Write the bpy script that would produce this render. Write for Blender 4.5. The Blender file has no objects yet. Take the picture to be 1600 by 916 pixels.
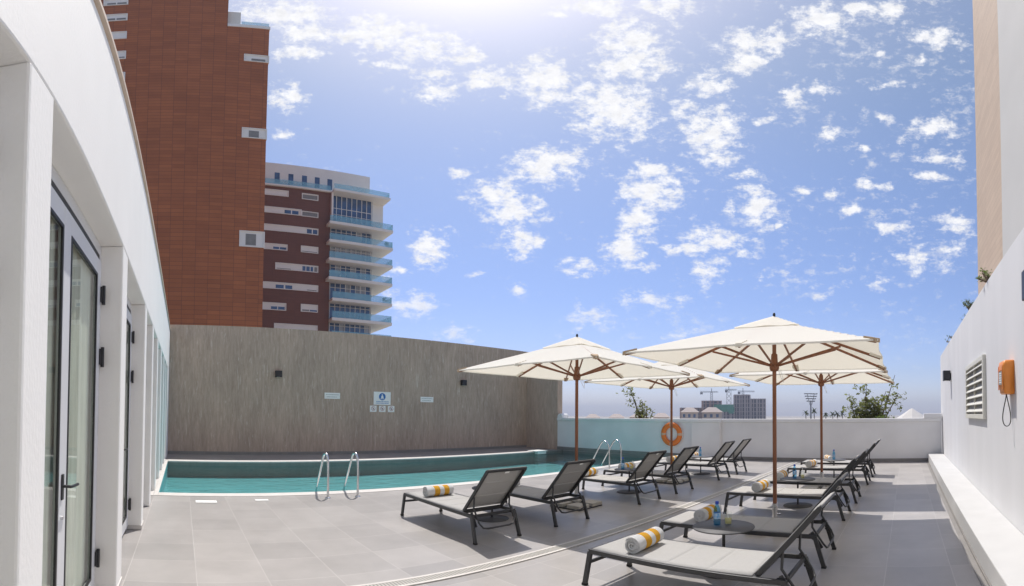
import bpy, math, random
from math import sin, cos, pi, radians, sqrt, atan2
from mathutils import Vector, Matrix
random.seed(7)
S = bpy.context.scene
COL = S.collection

# ------------------------------------------------------------------ camera
YAW, PITCH, ROLL, CAM_H = -0.85554, 0.02047, 0.00816, 1.5
cd = bpy.data.cameras.new("camera")
cam = bpy.data.objects.new("camera", cd); COL.objects.link(cam)
f0 = Vector((sin(YAW), cos(YAW), 0)); r0 = Vector((cos(YAW), -sin(YAW), 0)); u0 = Vector((0, 0, 1))
f1 = cos(PITCH)*f0 + sin(PITCH)*u0; u1 = -sin(PITCH)*f0 + cos(PITCH)*u0
r2 = cos(ROLL)*r0 + sin(ROLL)*u1; u2 = -sin(ROLL)*r0 + cos(ROLL)*u1
M = Matrix.Identity(4)
for i in range(3):
    M[i][0] = r2[i]; M[i][1] = u2[i]; M[i][2] = -f1[i]
M[0][3], M[1][3], M[2][3] = 0, 0, CAM_H
cam.matrix_world = M
cd.type = 'PANO'; cd.clip_start = 0.02; cd.clip_end = 9000
for holder in (cd, getattr(cd, 'cycles', None)):
    if holder is None: continue
    try:
        holder.panorama_type = 'EQUIRECTANGULAR'
        holder.longitude_min = -1.11146; holder.longitude_max = 1.11146
        holder.latitude_min = -0.39378; holder.latitude_max = 0.87885
    except Exception: pass
S.camera = cam

# ------------------------------------------------------------------ sky, sun, exposure
SUN_AZ, SUN_EL = radians(-55.5), radians(64)
SUN_DIR = Vector((sin(SUN_AZ)*cos(SUN_EL), cos(SUN_AZ)*cos(SUN_EL), sin(SUN_EL)))
SUN_STRENGTH, SKY_STRENGTH, EXPOSURE = 3.6, 0.122, 0.24
W = bpy.data.worlds.new("World"); S.world = W; W.use_nodes = True
def build_sky():
    nt = W.node_tree; N = nt.nodes; L = nt.links; N.clear()
    out = N.new('ShaderNodeOutputWorld'); bg = N.new('ShaderNodeBackground')
    bg.inputs['Strength'].default_value = SKY_STRENGTH
    sky = N.new('ShaderNodeTexSky'); sky.sky_type = 'NISHITA'; sky.sun_disc = False
    sky.sun_elevation = SUN_EL; sky.sun_rotation = SUN_AZ
    sky.altitude = 0; sky.air_density = 1.0; sky.dust_density = .92; sky.ozone_density = 2.2
    tc = N.new('ShaderNodeTexCoord'); sep = N.new('ShaderNodeSeparateXYZ'); L.new(tc.outputs['Generated'], sep.inputs[0])
    def math_(op, a, b=None, c=None):
        n = N.new('ShaderNodeMath'); n.operation = op
        for i, q in enumerate((a, b, c)):
            if q is None: continue
            if isinstance(q, (int, float)): n.inputs[i].default_value = q
            else: L.new(q, n.inputs[i])
        return n.outputs[0]
    az = math_('ARCTAN2', sep.outputs['X'], sep.outputs['Y'])
    el = math_('ARCSINE', sep.outputs['Z'])
    comb = N.new('ShaderNodeCombineXYZ'); L.new(az, comb.inputs[0]); L.new(el, comb.inputs[1])
    ang = comb.outputs[0]
    # warp the angular coordinate so that no cloud has a smooth outline
    wn = N.new('ShaderNodeTexNoise'); wn.inputs['Scale'].default_value = 16; wn.inputs['Detail'].default_value = 3
    L.new(ang, wn.inputs['Vector'])
    ws = N.new('ShaderNodeVectorMath'); ws.operation = 'MULTIPLY_ADD'
    L.new(wn.outputs['Color'], ws.inputs[0]); ws.inputs[1].default_value = (.075, .05, 0); ws.inputs[2].default_value = (-.0375, -.025, 0)
    wa = N.new('ShaderNodeVectorMath'); wa.operation = 'ADD'; L.new(ang, wa.inputs[0]); L.new(ws.outputs[0], wa.inputs[1])
    # cloud banks: azimuth, elevation, half widths (degrees) and how dense each one is
    acc = None
    for (a, e, ra, re, k) in CLOUDS:
        a, e, ra, re = map(radians, (a, e, ra, re))
        m = N.new('ShaderNodeVectorMath'); m.operation = 'MULTIPLY_ADD'
        L.new(wa.outputs[0], m.inputs[0]); m.inputs[1].default_value = (1/ra, 1/re, 0); m.inputs[2].default_value = (-a/ra, -e/re, 0)
        ln = N.new('ShaderNodeVectorMath'); ln.operation = 'LENGTH'; L.new(m.outputs[0], ln.inputs[0])
        b = math_('SUBTRACT', k, ln.outputs['Value'])
        acc = b if acc is None else math_('SMOOTH_MAX', acc, b, .15)
    # fine break-up, stretched sideways
    st = N.new('ShaderNodeVectorMath'); st.operation = 'MULTIPLY'; L.new(ang, st.inputs[0]); st.inputs[1].default_value = (1, 1.7, 1)
    n1 = N.new('ShaderNodeTexNoise'); n1.inputs['Scale'].default_value = 27; n1.inputs['Detail'].default_value = 10; n1.inputs['Roughness'].default_value = .68
    L.new(st.outputs[0], n1.inputs['Vector'])
    fb = math_('MULTIPLY_ADD', n1.outputs['Fac'], 4.6, -2.02)
    d1 = math_('ADD', math_('MULTIPLY', math_('MAXIMUM', acc, -1.2), 1.05), fb)
    # scattered small puffs over the whole sky
    n2 = N.new('ShaderNodeTexNoise'); n2.inputs['Scale'].default_value = 5; n2.inputs['Detail'].default_value = 2
    L.new(st.outputs[0], n2.inputs['Vector'])
    n3 = N.new('ShaderNodeTexNoise'); n3.inputs['Scale'].default_value = 33; n3.inputs['Detail'].default_value = 8; n3.inputs['Roughness'].default_value = .66
    L.new(st.outputs[0], n3.inputs['Vector'])
    azm = N.new('ShaderNodeMapRange'); azm.inputs['From Min'].default_value = radians(-45); azm.inputs['From Max'].default_value = radians(-8); azm.inputs['To Max'].default_value = .22
    L.new(az, azm.inputs['Value'])
    d2 = math_('MULTIPLY_ADD', math_('ADD', n3.outputs['Fac'], math_('MULTIPLY', n2.outputs['Fac'], .45)), 3.3, math_('ADD', azm.outputs[0], -2.66))
    d = math_('MAXIMUM', d1, d2)
    mr = N.new('ShaderNodeMapRange'); mr.interpolation_type = 'SMOOTHSTEP'
    mr.inputs['From Min'].default_value = 0.0; mr.inputs['From Max'].default_value = 1.2
    L.new(d, mr.inputs['Value'])
    # clouds thin out into haze near the horizon
    hz = N.new('ShaderNodeMapRange'); hz.inputs['From Min'].default_value = .03; hz.inputs['From Max'].default_value = .30
    hz.inputs['To Min'].default_value = .22; hz.inputs['To Max'].default_value = .97
    L.new(el, hz.inputs['Value'])
    alpha = math_('MULTIPLY', mr.outputs[0], hz.outputs[0])
    tint = N.new('ShaderNodeMix'); tint.data_type = 'RGBA'; tint.blend_type = 'MULTIPLY'; tint.inputs[0].default_value = 1
    L.new(sky.outputs[0], tint.inputs[6])
    te = N.new('ShaderNodeValToRGB'); L.new(el, te.inputs[0]); ee = te.color_ramp.elements   # air colour by height above the horizon
    ee[0].position = .0; ee[0].color = (1.06, 1.03, 1.36, 1); ee[1].position = .75; ee[1].color = SKY_TINT
    for p_, c_ in ((.09, (.86, .85, 1.08, 1)), (.25, (.86, .87, 1.07, 1)), (.5, (.98, .97, 1.06, 1))):
        q_ = ee.new(p_); q_.color = c_
    L.new(te.outputs[0], tint.inputs[7])
    mx = N.new('ShaderNodeMix'); mx.data_type = 'RGBA'
    L.new(alpha, mx.inputs[0]); L.new(tint.outputs[2], mx.inputs[6]); 
    cs = N.new('ShaderNodeMapRange'); cs.inputs['From Min'].default_value = .35; cs.inputs['From Max'].default_value = .7; cs.inputs['To Min'].default_value = 1.08; cs.inputs['To Max'].default_value = .90
    L.new(n3.outputs['Fac'], cs.inputs['Value']); cv = N.new('ShaderNodeVectorMath'); cv.operation = 'SCALE'; cv.inputs[0].default_value = CLOUD_COLOR[:3]
    L.new(cs.outputs[0], cv.inputs['Scale']); L.new(cv.outputs[0], mx.inputs[7])
    L.new(mx.outputs[2], bg.inputs['Color']); L.new(bg.outputs[0], out.inputs['Surface'])
SKY_TINT = (1.08, 1.04, 1.00, 1)
CLOUD_COLOR = (6.9, 6.9, 7.05, 1)
# (centre azimuth, centre elevation, half width, half height, density) of each cloud bank in degrees
CLOUDS = []
def _cloud_rows():
    rows = [(430,25,75,24,1),(470,55,45,16,1),(455,82,40,12,.9),(440,155,26,20,1),(428,212,20,8,.7),(590,55,85,26,1),(655,72,60,26,1),(728,90,26,14,.9),
            (600,102,30,8,.7),(675,118,45,14,.8),(675,147,30,14,1),(755,124,38,16,1),(850,128,55,32,1),(838,92,35,16,.8),(912,135,28,16,.9),(935,12,55,18,1),(862,25,25,8,.7),
            (985,60,52,34,1),(980,98,62,28,1),(960,172,62,40,1.1),(1045,10,45,18,1),(1180,65,55,20,1),(1170,98,32,20,1),(1290,30,55,24,1),(1345,12,40,14,.9),(1398,14,36,16,1),
            (1470,56,45,14,.95),(1440,88,22,7,.8),(1380,78,25,7,.6),(1320,80,18,8,.7),(1105,130,36,17,.95),(1070,170,18,14,1),(1115,212,44,42,1.1),(1160,271,20,9,.9),
            (1242,152,28,17,1),(1288,135,26,13,.8),(1200,185,20,10,.6),(1300,206,24,11,.8),(1350,232,14,8,.7),(1380,176,25,13,.7),(1465,195,42,15,.9),(1475,245,38,11,.9),(1462,270,32,8,.8),
            (1400,128,35,9,.6),(1425,210,28,10,.5),(855,256,58,23,1.1),(775,302,44,20,1),(800,330,46,22,1),(815,378,28,24,1),(715,270,24,9,.8),(668,390,30,24,1),(650,355,14,6,.6),
            (1018,268,36,16,1),(1018,300,44,28,1.1),(1000,345,32,28,1),(972,385,32,22,1),(1000,412,30,10,.8),(945,150,30,20,.9),(1180,322,28,32,1.1),(1115,372,52,18,1),(1072,386,32,14,.9),(1162,392,22,9,.9),
            (1105,425,26,24,.9),(1330,328,16,9,.9),(1304,301,16,9,.9),(1250,295,22,12,.8),(1368,286,30,10,.7),(1225,344,14,7,.7),(1400,352,50,20,.6),(1500,345,36,16,.9),
            (1440,402,66,28,.55),(1490,385,40,16,.6),(902,415,28,13,.85),(640,472,50,20,.85),(930,492,45,18,.75),(1022,466,55,15,.7),(1060,520,34,15,.6),(800,455,20,10,.7),
            (1192,430,20,8,.6),(1280,455,18,9,.7),(705,520,45,12,.5),(900,515,40,12,.5),(745,430,16,7,.6),(620,430,26,12,.5),(1360,440,40,14,.4),(560,95,20,8,.5)]
    for (x, y, rx, ry, k) in rows:
        s = 180/pi/719.77
        CLOUDS.append(((x - 800)*s - 49.02, (632.6 - y)*s + 1.17*cos((x - 800)/719.77), rx*s*1.05, ry*s*1.1, k))
_cloud_rows()
build_sky()
sd = bpy.data.lights.new("sun", 'SUN'); sd.energy = SUN_STRENGTH; sd.angle = radians(.53); sd.color = (1, .955, .9)
sun = bpy.data.objects.new("sun", sd); COL.objects.link(sun)
sun.rotation_euler = SUN_DIR.to_track_quat('Z', 'Y').to_euler(); sun.location = (0, 0, 40)
S.view_settings.view_transform = 'Standard'; S.view_settings.look = 'None'
S.view_settings.exposure = EXPOSURE; S.view_settings.gamma = 1; S.view_settings.use_curve_mapping = False
S.cycles.max_bounces = 8; S.cycles.transparent_max_bounces = 16; S.cycles.sample_clamp_indirect = 6
S.cycles.caustics_reflective = False; S.cycles.caustics_refractive = False

# ------------------------------------------------------------------ material helpers
MATS = {}
def mat(name, col, rough=.6, metal=0, var=.0, vscale=6, vstretch=(1, 1, 1), bump=0, bscale=80, spec=.5, coord='Object', detail=5, col2=None):
    m = bpy.data.materials.new(name); m.use_nodes = True; MATS[name] = m
    nt = m.node_tree; N = nt.nodes; L = nt.links; p = N['Principled BSDF']
    p.inputs['Base Color'].default_value = (*col, 1); p.inputs['Roughness'].default_value = rough
    p.inputs['Metallic'].default_value = metal; p.inputs['Specular IOR Level'].default_value = spec
    tc = N.new('ShaderNodeTexCoord'); mp = N.new('ShaderNodeMapping'); mp.inputs['Scale'].default_value = vstretch
    L.new(tc.outputs[coord], mp.inputs['Vector'])
    if var or col2:
        n = N.new('ShaderNodeTexNoise'); n.inputs['Scale'].default_value = vscale; n.inputs['Detail'].default_value = detail
        L.new(mp.outputs[0], n.inputs['Vector'])
        r = N.new('ShaderNodeValToRGB'); r.color_ramp.elements[0].position = .3; r.color_ramp.elements[1].position = .7
        a = col2 if col2 else tuple(max(0, c*(1 - var)) for c in col)
        b = col if col2 else tuple(min(1, c*(1 + var)) for c in col)
        r.color_ramp.elements[0].color = (*a, 1); r.color_ramp.elements[1].color = (*b, 1)
        L.new(n.outputs['Fac'], r.inputs[0]); L.new(r.outputs[0], p.inputs['Base Color'])
    if bump:
        n2 = N.new('ShaderNodeTexNoise'); n2.inputs['Scale'].default_value = bscale; n2.inputs['Detail'].default_value = 4
        L.new(mp.outputs[0], n2.inputs['Vector'])
        b2 = N.new('ShaderNodeBump'); b2.inputs['Strength'].default_value = bump; b2.inputs['Distance'].default_value = .02
        L.new(n2.outputs['Fac'], b2.inputs['Height']); L.new(b2.outputs[0], p.inputs['Normal'])
    return m
def brick_mat(name, c1, c2, mortar, bw, bh, msize, axes, off=(0, 0), rough=.5, shift=.5, var=.12, vscale=1.5, bump=.25, spec=.5, fine=40):
    """Courses laid out in metres on two world axes, with blotchy variation on top."""
    m = bpy.data.materials.new(name); m.use_nodes = True; MATS[name] = m
    nt = m.node_tree; N = nt.nodes; L = nt.links; p = N['Principled BSDF']
    p.inputs['Roughness'].default_value = rough; p.inputs['Specular IOR Level'].default_value = spec
    g = N.new('ShaderNodeNewGeometry'); s = N.new('ShaderNodeSeparateXYZ'); c = N.new('ShaderNodeCombineXYZ')
    L.new(g.outputs['Position'], s.inputs[0]); L.new(s.outputs[axes[0]], c.inputs[0]); L.new(s.outputs[axes[1]], c.inputs[1])
    ad = N.new('ShaderNodeVectorMath'); ad.inputs[1].default_value = (off[0], off[1], 0); L.new(c.outputs[0], ad.inputs[0])
    b = N.new('ShaderNodeTexBrick'); b.offset = shift; b.squash = 1; b.inputs['Scale'].default_value = 1
    b.inputs['Brick Width'].default_value = bw; b.inputs['Row Height'].default_value = bh
    b.inputs['Mortar Size'].default_value = msize; b.inputs['Mortar Smooth'].default_value = .3; b.inputs['Bias'].default_value = 0
    b.inputs['Color1'].default_value = (*c1, 1); b.inputs['Color2'].default_value = (*c2, 1); b.inputs['Mortar'].default_value = (*mortar, 1)
    L.new(ad.outputs[0], b.inputs['Vector'])
    n = N.new('ShaderNodeTexNoise'); n.inputs['Scale'].default_value = vscale; n.inputs['Detail'].default_value = 8; n.inputs['Roughness'].default_value = .65
    L.new(g.outputs['Position'], n.inputs['Vector'])
    mr = N.new('ShaderNodeMapRange'); mr.inputs['From Min'].default_value = .25; mr.inputs['From Max'].default_value = .75
    mr.inputs['To Min'].default_value = 1 - var; mr.inputs['To Max'].default_value = 1 + var
    L.new(n.outputs['Fac'], mr.inputs['Value'])
    mx = N.new('ShaderNodeVectorMath'); mx.operation = 'SCALE'; L.new(b.outputs['Color'], mx.inputs[0]); L.new(mr.outputs[0], mx.inputs['Scale'])
    L.new(mx.outputs[0], p.inputs['Base Color'])
    n2 = N.new('ShaderNodeTexNoise'); n2.inputs['Scale'].default_value = fine; n2.inputs['Detail'].default_value = 4; L.new(g.outputs['Position'], n2.inputs['Vector'])
    ma = N.new('ShaderNodeMath'); ma.operation = 'MULTIPLY_ADD'; L.new(b.outputs['Fac'], ma.inputs[0]); ma.inputs[1].default_value = -1
    mb = N.new('ShaderNodeMath'); mb.operation = 'MULTIPLY'; mb.inputs[1].default_value = .25; L.new(n2.outputs['Fac'], mb.inputs[0]); L.new(mb.outputs[0], ma.inputs[2])
    bp = N.new('ShaderNodeBump'); bp.inputs['Strength'].default_value = bump; bp.inputs['Distance'].default_value = .004
    L.new(ma.outputs[0], bp.inputs['Height']); L.new(bp.outputs[0], p.inputs['Normal'])
    return m
def glass_mat(name, tint, refl=.25, rough=.02, ior=1.45):
    """Thin sheet glass: tinted see-through plus a Fresnel mirror reflection."""
    m = bpy.data.materials.new(name); m.use_nodes = True; MATS[name] = m
    nt = m.node_tree; N = nt.nodes; L = nt.links; N.clear()
    o = N.new('ShaderNodeOutputMaterial'); t = N.new('ShaderNodeBsdfTransparent'); g = N.new('ShaderNodeBsdfGlossy'); mx = N.new('ShaderNodeMixShader')
    t.inputs[0].default_value = (*tint, 1); g.inputs['Roughness'].default_value = rough; g.inputs[0].default_value = (.95, .97, .97, 1)
    fr = N.new('ShaderNodeFresnel'); fr.inputs['IOR'].default_value = ior
    a = N.new('ShaderNodeMath'); a.operation = 'ADD'; a.use_clamp = True; a.inputs[1].default_value = refl; L.new(fr.outputs[0], a.inputs[0])
    gm = N.new('ShaderNodeNewGeometry'); k_ = N.new('ShaderNodeMath'); k_.operation = 'SUBTRACT'; k_.inputs[0].default_value = 1; L.new(gm.outputs['Backfacing'], k_.inputs[1])
    k2 = N.new('ShaderNodeMath'); k2.operation = 'MULTIPLY'; L.new(a.outputs[0], k2.inputs[0]); L.new(k_.outputs[0], k2.inputs[1])
    L.new(k2.outputs[0], mx.inputs[0]); L.new(t.outputs[0], mx.inputs[1]); L.new(g.outputs[0], mx.inputs[2]); L.new(mx.outputs[0], o.inputs['Surface'])
    return m

# ------------------------------------------------------------------ mesh helpers
class MB:
    def __init__(s): s.v = []; s.f = []; s.m = []; s.sm = []
    def add(s, vs, fs, mi=0, smooth=False):
        b = len(s.v); s.v += [tuple(q) for q in vs]
        for f in fs: s.f.append(tuple(i + b for i in f)); s.m.append(mi); s.sm.append(smooth)
        return s
    def box(s, a, b, mi=0):
        x0, y0, z0 = [min(p, q) for p, q in zip(a, b)]; x1, y1, z1 = [max(p, q) for p, q in zip(a, b)]
        v = [(x0,y0,z0),(x1,y0,z0),(x1,y1,z0),(x0,y1,z0),(x0,y0,z1),(x1,y0,z1),(x1,y1,z1),(x0,y1,z1)]
        return s.add(v, [(0,3,2,1),(4,5,6,7),(0,1,5,4),(1,2,6,5),(2,3,7,6),(3,0,4,7)], mi)
    def bar(s, p, q, w, h, up=(0, 0, 1), mi=0):
        p, q = Vector(p), Vector(q); d = (q - p).normalized(); u = Vector(up); sd_ = d.cross(u)
        if sd_.length < 1e-4: sd_ = d.cross(Vector((0, 1, 0)))
        sd_.normalize(); u = sd_.cross(d).normalized(); sd_ *= w/2; u *= h/2
        v = [p-sd_-u, p+sd_-u, p+sd_+u, p-sd_+u, q-sd_-u, q+sd_-u, q+sd_+u, q-sd_+u]
        return s.add(v, [(0,1,2,3),(7,6,5,4),(0,4,5,1),(1,5,6,2),(2,6,7,3),(3,7,4,0)], mi)
    def tube(s, pts, r, n=10, mi=0, closed=False, caps=True):
        pts = [Vector(p) for p in pts]; k = len(pts); rr = r if isinstance(r, (list, tuple)) else [r]*k
        ring = []; nrm = None
        for i, p in enumerate(pts):
            if closed: t = pts[(i+1) % k] - pts[i-1]
            else: t = pts[min(i+1, k-1)] - pts[max(i-1, 0)]
            t.normalize()
            if nrm is None: nrm = t.orthogonal().normalized()
            nrm = (nrm - t*nrm.dot(t)).normalized(); b = t.cross(nrm)
            ring.append([p + (nrm*cos(2*pi*j/n) + b*sin(2*pi*j/n))*rr[i] for j in range(n)])
        v = [q for R in ring for q in R]; f = []
        for i in range(k if closed else k-1):
            a, b2 = i*n, ((i+1) % k)*n
            for j in range(n): f.append((a+j, a+(j+1) % n, b2+(j+1) % n, b2+j))
        s.add(v, f, mi, True)
        if caps and not closed: s.add(ring[0], [tuple(range(n))[::-1]], mi); s.add(ring[-1], [tuple(range(n))], mi)
        return s
    def lathe(s, prof, c=(0, 0, 0), n=24, mi=0, smooth=True):
        v = []; f = []
        for r, z in prof:
            for j in range(n): v.append((c[0]+r*cos(2*pi*j/n), c[1]+r*sin(2*pi*j/n), c[2]+z))
        for i in range(len(prof)-1):
            for j in range(n): f.append((i*n+j, i*n+(j+1) % n, (i+1)*n+(j+1) % n, (i+1)*n+j))
        return s.add(v, f, mi, smooth)
    def prism(s, poly, d, mi=0):
        """poly: 3-D outline, d: extrusion vector"""
        k = len(poly); a = [Vector(p) for p in poly]; b = [p + Vector(d) for p in a]
        fs = [tuple(range(k))[::-1], tuple(range(k, 2*k))] + [(i, (i+1) % k, k+(i+1) % k, k+i) for i in range(k)]
        return s.add(a + b, fs, mi)
    def grid(s, fn, nu, nv, mi=0, smooth=True, mfn=None):
        b = len(s.v)
        for i in range(nu+1):
            for j in range(nv+1): s.v.append(tuple(fn(i/nu, j/nv)))
        for i in range(nu):
            for j in range(nv):
                s.f.append((b+i*(nv+1)+j, b+(i+1)*(nv+1)+j, b+(i+1)*(nv+1)+j+1, b+i*(nv+1)+j+1))
                s.m.append(mfn((i+.5)/nu, (j+.5)/nv) if mfn else mi); s.sm.append(smooth)
        return s
    def build(s, name, mats, parent=None, bevel=0, fix=True):
        me = bpy.data.meshes.new(name); me.from_pydata(s.v, [], s.f)
        if not isinstance(mats, (list, tuple)): mats = [mats]
        for m in mats: me.materials.append(m)
        me.polygons.foreach_set('material_index', s.m); me.polygons.foreach_set('use_smooth', s.sm)
        me.update()
        if fix:
            import bmesh
            bm = bmesh.new(); bm.from_mesh(me); bmesh.ops.recalc_face_normals(bm, faces=bm.faces[:]); bm.to_mesh(me); bm.free()
        o = bpy.data.objects.new(name, me); COL.objects.link(o)
        if parent: o.parent = parent
        if bevel:
            b = o.modifiers.new('bevel', 'BEVEL'); b.width = bevel; b.segments = 2; b.limit_method = 'ANGLE'
        return o
def tag(o, label=None, cat=None, group=None, kind=None):
    if label: o['label'] = label
    if cat: o['category'] = cat
    if group: o['group'] = group
    if kind: o['kind'] = kind
    return o
def thing(name, label, cat, loc=(0, 0, 0), rz=0, group=None):
    o = bpy.data.objects.new(name, None); COL.objects.link(o); o.empty_display_size = .1
    o.location = loc; o.rotation_euler = (0, 0, rz); return tag(o, label, cat, group)
def dup(o, parent=None):
    c = o.copy(); COL.objects.link(c)
    if parent: c.parent = parent
    for ch in list(o.children): dup(ch, c)
    return c
def placed(proto, used, loc, rz, label, group=None):
    o = proto if not used else dup(proto)
    o.location = loc; o.rotation_euler = (0, 0, rz); o['label'] = label
    if group: o['group'] = group
    return o

# ------------------------------------------------------------------ materials
DECK = brick_mat('deck_tile', (.415, .392, .374), (.345, .327, .314), (.48, .455, .435), .6, .6, .0045, 'XY', off=(.2, -.15), rough=.36, shift=0, var=.13, vscale=1.6, bump=.3, spec=.4)
STRIP = brick_mat('dark_tile', (.36, .32, .295), (.32, .285, .26), (.40, .37, .345), .6, .6, .004, 'XY', rough=.5, shift=0, var=.12)
def streak_wall():
    m = bpy.data.materials.new('streaked_stone'); m.use_nodes = True; nt = m.node_tree; N = nt.nodes; L = nt.links; p = N['Principled BSDF']
    p.inputs['Roughness'].default_value = .7
    g = N.new('ShaderNodeNewGeometry'); acc = None
    def layer(sc, zs, det, rough=.6):
        mp = N.new('ShaderNodeMapping'); mp.inputs['Scale'].default_value = (sc, sc, sc*zs); L.new(g.outputs['Position'], mp.inputs['Vector'])
        n = N.new('ShaderNodeTexNoise'); n.inputs['Scale'].default_value = 1; n.inputs['Detail'].default_value = det; n.inputs['Roughness'].default_value = rough
        n.inputs['Distortion'].default_value = .6
        L.new(mp.outputs[0], n.inputs['Vector']); return n.outputs['Fac']
    a = layer(13, .13, 8, .78); b = layer(1.3, .35, 3); c = layer(17, .13, 6)
    r = N.new('ShaderNodeValToRGB'); e = r.color_ramp.elements
    e[0].position = .32; e[0].color = (.385, .285, .215, 1); e[1].position = .66; e[1].color = (.58, .455, .365, 1)
    L.new(a, r.inputs[0])
    # pale veins in the stone
    v = N.new('ShaderNodeMapRange'); v.inputs['From Min'].default_value = .58; v.inputs['From Max'].default_value = .70; v.interpolation_type = 'SMOOTHSTEP'
    v.inputs['To Max'].default_value = .65
    L.new(c, v.inputs['Value'])
    m1 = N.new('ShaderNodeMix'); m1.data_type = 'RGBA'; L.new(v.outputs[0], m1.inputs[0]); L.new(r.outputs[0], m1.inputs[6]); m1.inputs[7].default_value = (.72, .64, .55, 1)
    mr = N.new('ShaderNodeMapRange'); mr.inputs['From Min'].default_value = .3; mr.inputs['From Max'].default_value = .7; mr.inputs['To Min'].default_value = .88; mr.inputs['To Max'].default_value = 1.1
    L.new(b, mr.inputs['Value'])
    sc = N.new('ShaderNodeVectorMath'); sc.operation = 'SCALE'; L.new(m1.outputs[2], sc.inputs[0]); L.new(mr.outputs[0], sc.inputs['Scale'])
    L.new(sc.outputs[0], p.inputs['Base Color'])
    bp = N.new('ShaderNodeBump'); bp.inputs['Strength'].default_value = .3; bp.inputs['Distance'].default_value = .01; L.new(a, bp.inputs['Height']); L.new(bp.outputs[0], p.inputs['Normal'])
    return m
STONE = streak_wall()
PLASTER = mat('white_plaster', (.90, .885, .85), .8, var=.028, vscale=1.6, vstretch=(1, 1, .5), bump=.12, bscale=60)
PARAPET = mat('parapet_paint', (.78, .775, .765), .75, var=.05, vscale=1.4, bump=.1, bscale=50)
WALLW = mat('wall_paint', (.71, .71, .725), .8, var=.045, vscale=1.5, vstretch=(1, 1, .22), bump=.1, bscale=50)
LEDGEM = mat('ledge_paint', (.54, .537, .53), .7, var=.04, vscale=3, bump=.08, bscale=40)
TANEDGE = mat('tan_edging', (.62, .50, .40), .7, var=.06, vscale=5)
COPING = mat('white_coping', (.62, .59, .555), .6, var=.06, vscale=4, bump=.08)
SKIRT = mat('dark_skirting', (.25, .235, .22), .5, var=.1, vscale=4)
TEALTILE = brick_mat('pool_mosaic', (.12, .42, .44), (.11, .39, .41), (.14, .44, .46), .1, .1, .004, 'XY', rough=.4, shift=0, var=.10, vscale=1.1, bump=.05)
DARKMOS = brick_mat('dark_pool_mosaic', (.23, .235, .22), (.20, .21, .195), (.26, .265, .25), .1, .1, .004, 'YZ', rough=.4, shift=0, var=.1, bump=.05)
ALU = mat('white_aluminium', (.72, .725, .74), .35, var=.015, vscale=4)
GASKET = mat('black_gasket', (.015, .015, .017), .5)
BLACKM = mat('black_metal', (.02, .02, .023), .4, var=.1, vscale=20)
GLASS = glass_mat('door_glass', (.93, .95, .92), .04, .02, 1.32)
CURTAIN = mat('pale_curtain', (.80, .81, .74), .9, var=.12, vscale=9, vstretch=(6, 1, .3))
ANTH = mat('anthracite_frame', (.036, .036, .039), .42, var=.08, vscale=25, spec=.5)
STEEL = mat('polished_steel', (.66, .66, .67), .2, 1, var=.03, vscale=30)
RUBBER = mat('rubber', (.02, .02, .02), .8)
def fabric(name, col, weave=420, bump=.35, rough=.85):
    m = mat(name, col, rough, var=.025, vscale=40, bump=bump, bscale=weave, spec=.25); return m
SLING = fabric('sling_fabric', (.43, .422, .408))
TABLEM = mat('table_top', (.085, .085, .09), .6, var=.05, vscale=15)
TOWELW = mat('towel_white', (.86, .86, .86), .95, var=.04, vscale=60, bump=.9, bscale=330, spec=.1)
TOWELY = mat('towel_yellow', (.84, .44, .055), .95, var=.07, vscale=60, bump=.9, bscale=330, spec=.1)
WOOD = mat('eucalyptus_wood', (.25, .10, .05), .5, var=.28, vscale=22, vstretch=(1, 1, .08), spec=.4)
def canopy_mat():
    m = bpy.data.materials.new('cream_canvas'); m.use_nodes = True; nt = m.node_tree; N = nt.nodes; L = nt.links; p = N['Principled BSDF']; o = N['Material Output']
    p.inputs['Base Color'].default_value = (.92, .905, .855, 1); p.inputs['Roughness'].default_value = .9; p.inputs['Specular IOR Level'].default_value = .1
    t = N.new('ShaderNodeBsdfTranslucent'); t.inputs[0].default_value = (.93, .87, .72, 1)
    tc = N.new('ShaderNodeTexCoord'); n = N.new('ShaderNodeTexNoise'); n.inputs['Scale'].default_value = 5; n.inputs['Detail'].default_value = 4; L.new(tc.outputs['Object'], n.inputs['Vector'])
    b = N.new('ShaderNodeBump'); b.inputs['Strength'].default_value = .12; b.inputs['Distance'].default_value = .02; L.new(n.outputs['Fac'], b.inputs['Height']); L.new(b.outputs[0], p.inputs['Normal'])
    mx = N.new('ShaderNodeMixShader'); mx.inputs[0].default_value = .36; L.new(p.outputs[0], mx.inputs[1]); L.new(t.outputs[0], mx.inputs[2]); L.new(mx.outputs[0], o.inputs['Surface'])
    return m
CANVAS = canopy_mat()
POCKET = mat('tan_pocket', (.48, .36, .24), .9, var=.08, vscale=30)
ORANGE = mat('orange_plastic', (.78, .20, .03), .45, var=.06, vscale=8)
ORANGE2 = mat('orange_phone', (.80, .27, .045), .4, var=.04, vscale=8)
CREAM = mat('cream_paint', (.72, .70, .62), .5, var=.03, vscale=8)
SIGNW = mat('sign_white', (.92, .92, .89), .4, var=.03, vscale=20)
SIGNB = mat('sign_blue', (.02, .16, .46), .4, var=.03, vscale=20)
SIGNR = mat('sign_red', (.45, .10, .09), .4, var=.03, vscale=20)
SIGNG = mat('sign_grey_print', (.35, .36, .36), .5, var=.05, vscale=20)
CONC = mat('concrete_slab', (.42, .40, .36), .85, var=.12, vscale=9, bump=.25, bscale=60)
TERRA = brick_mat('terracotta_panel', (.385, .126, .043), (.31, .100, .035), (.16, .06, .03), 1.26, .46, .022, 'YZ', off=(.3, .1), rough=.65, shift=0, var=.12, vscale=.35, bump=.2)
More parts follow.
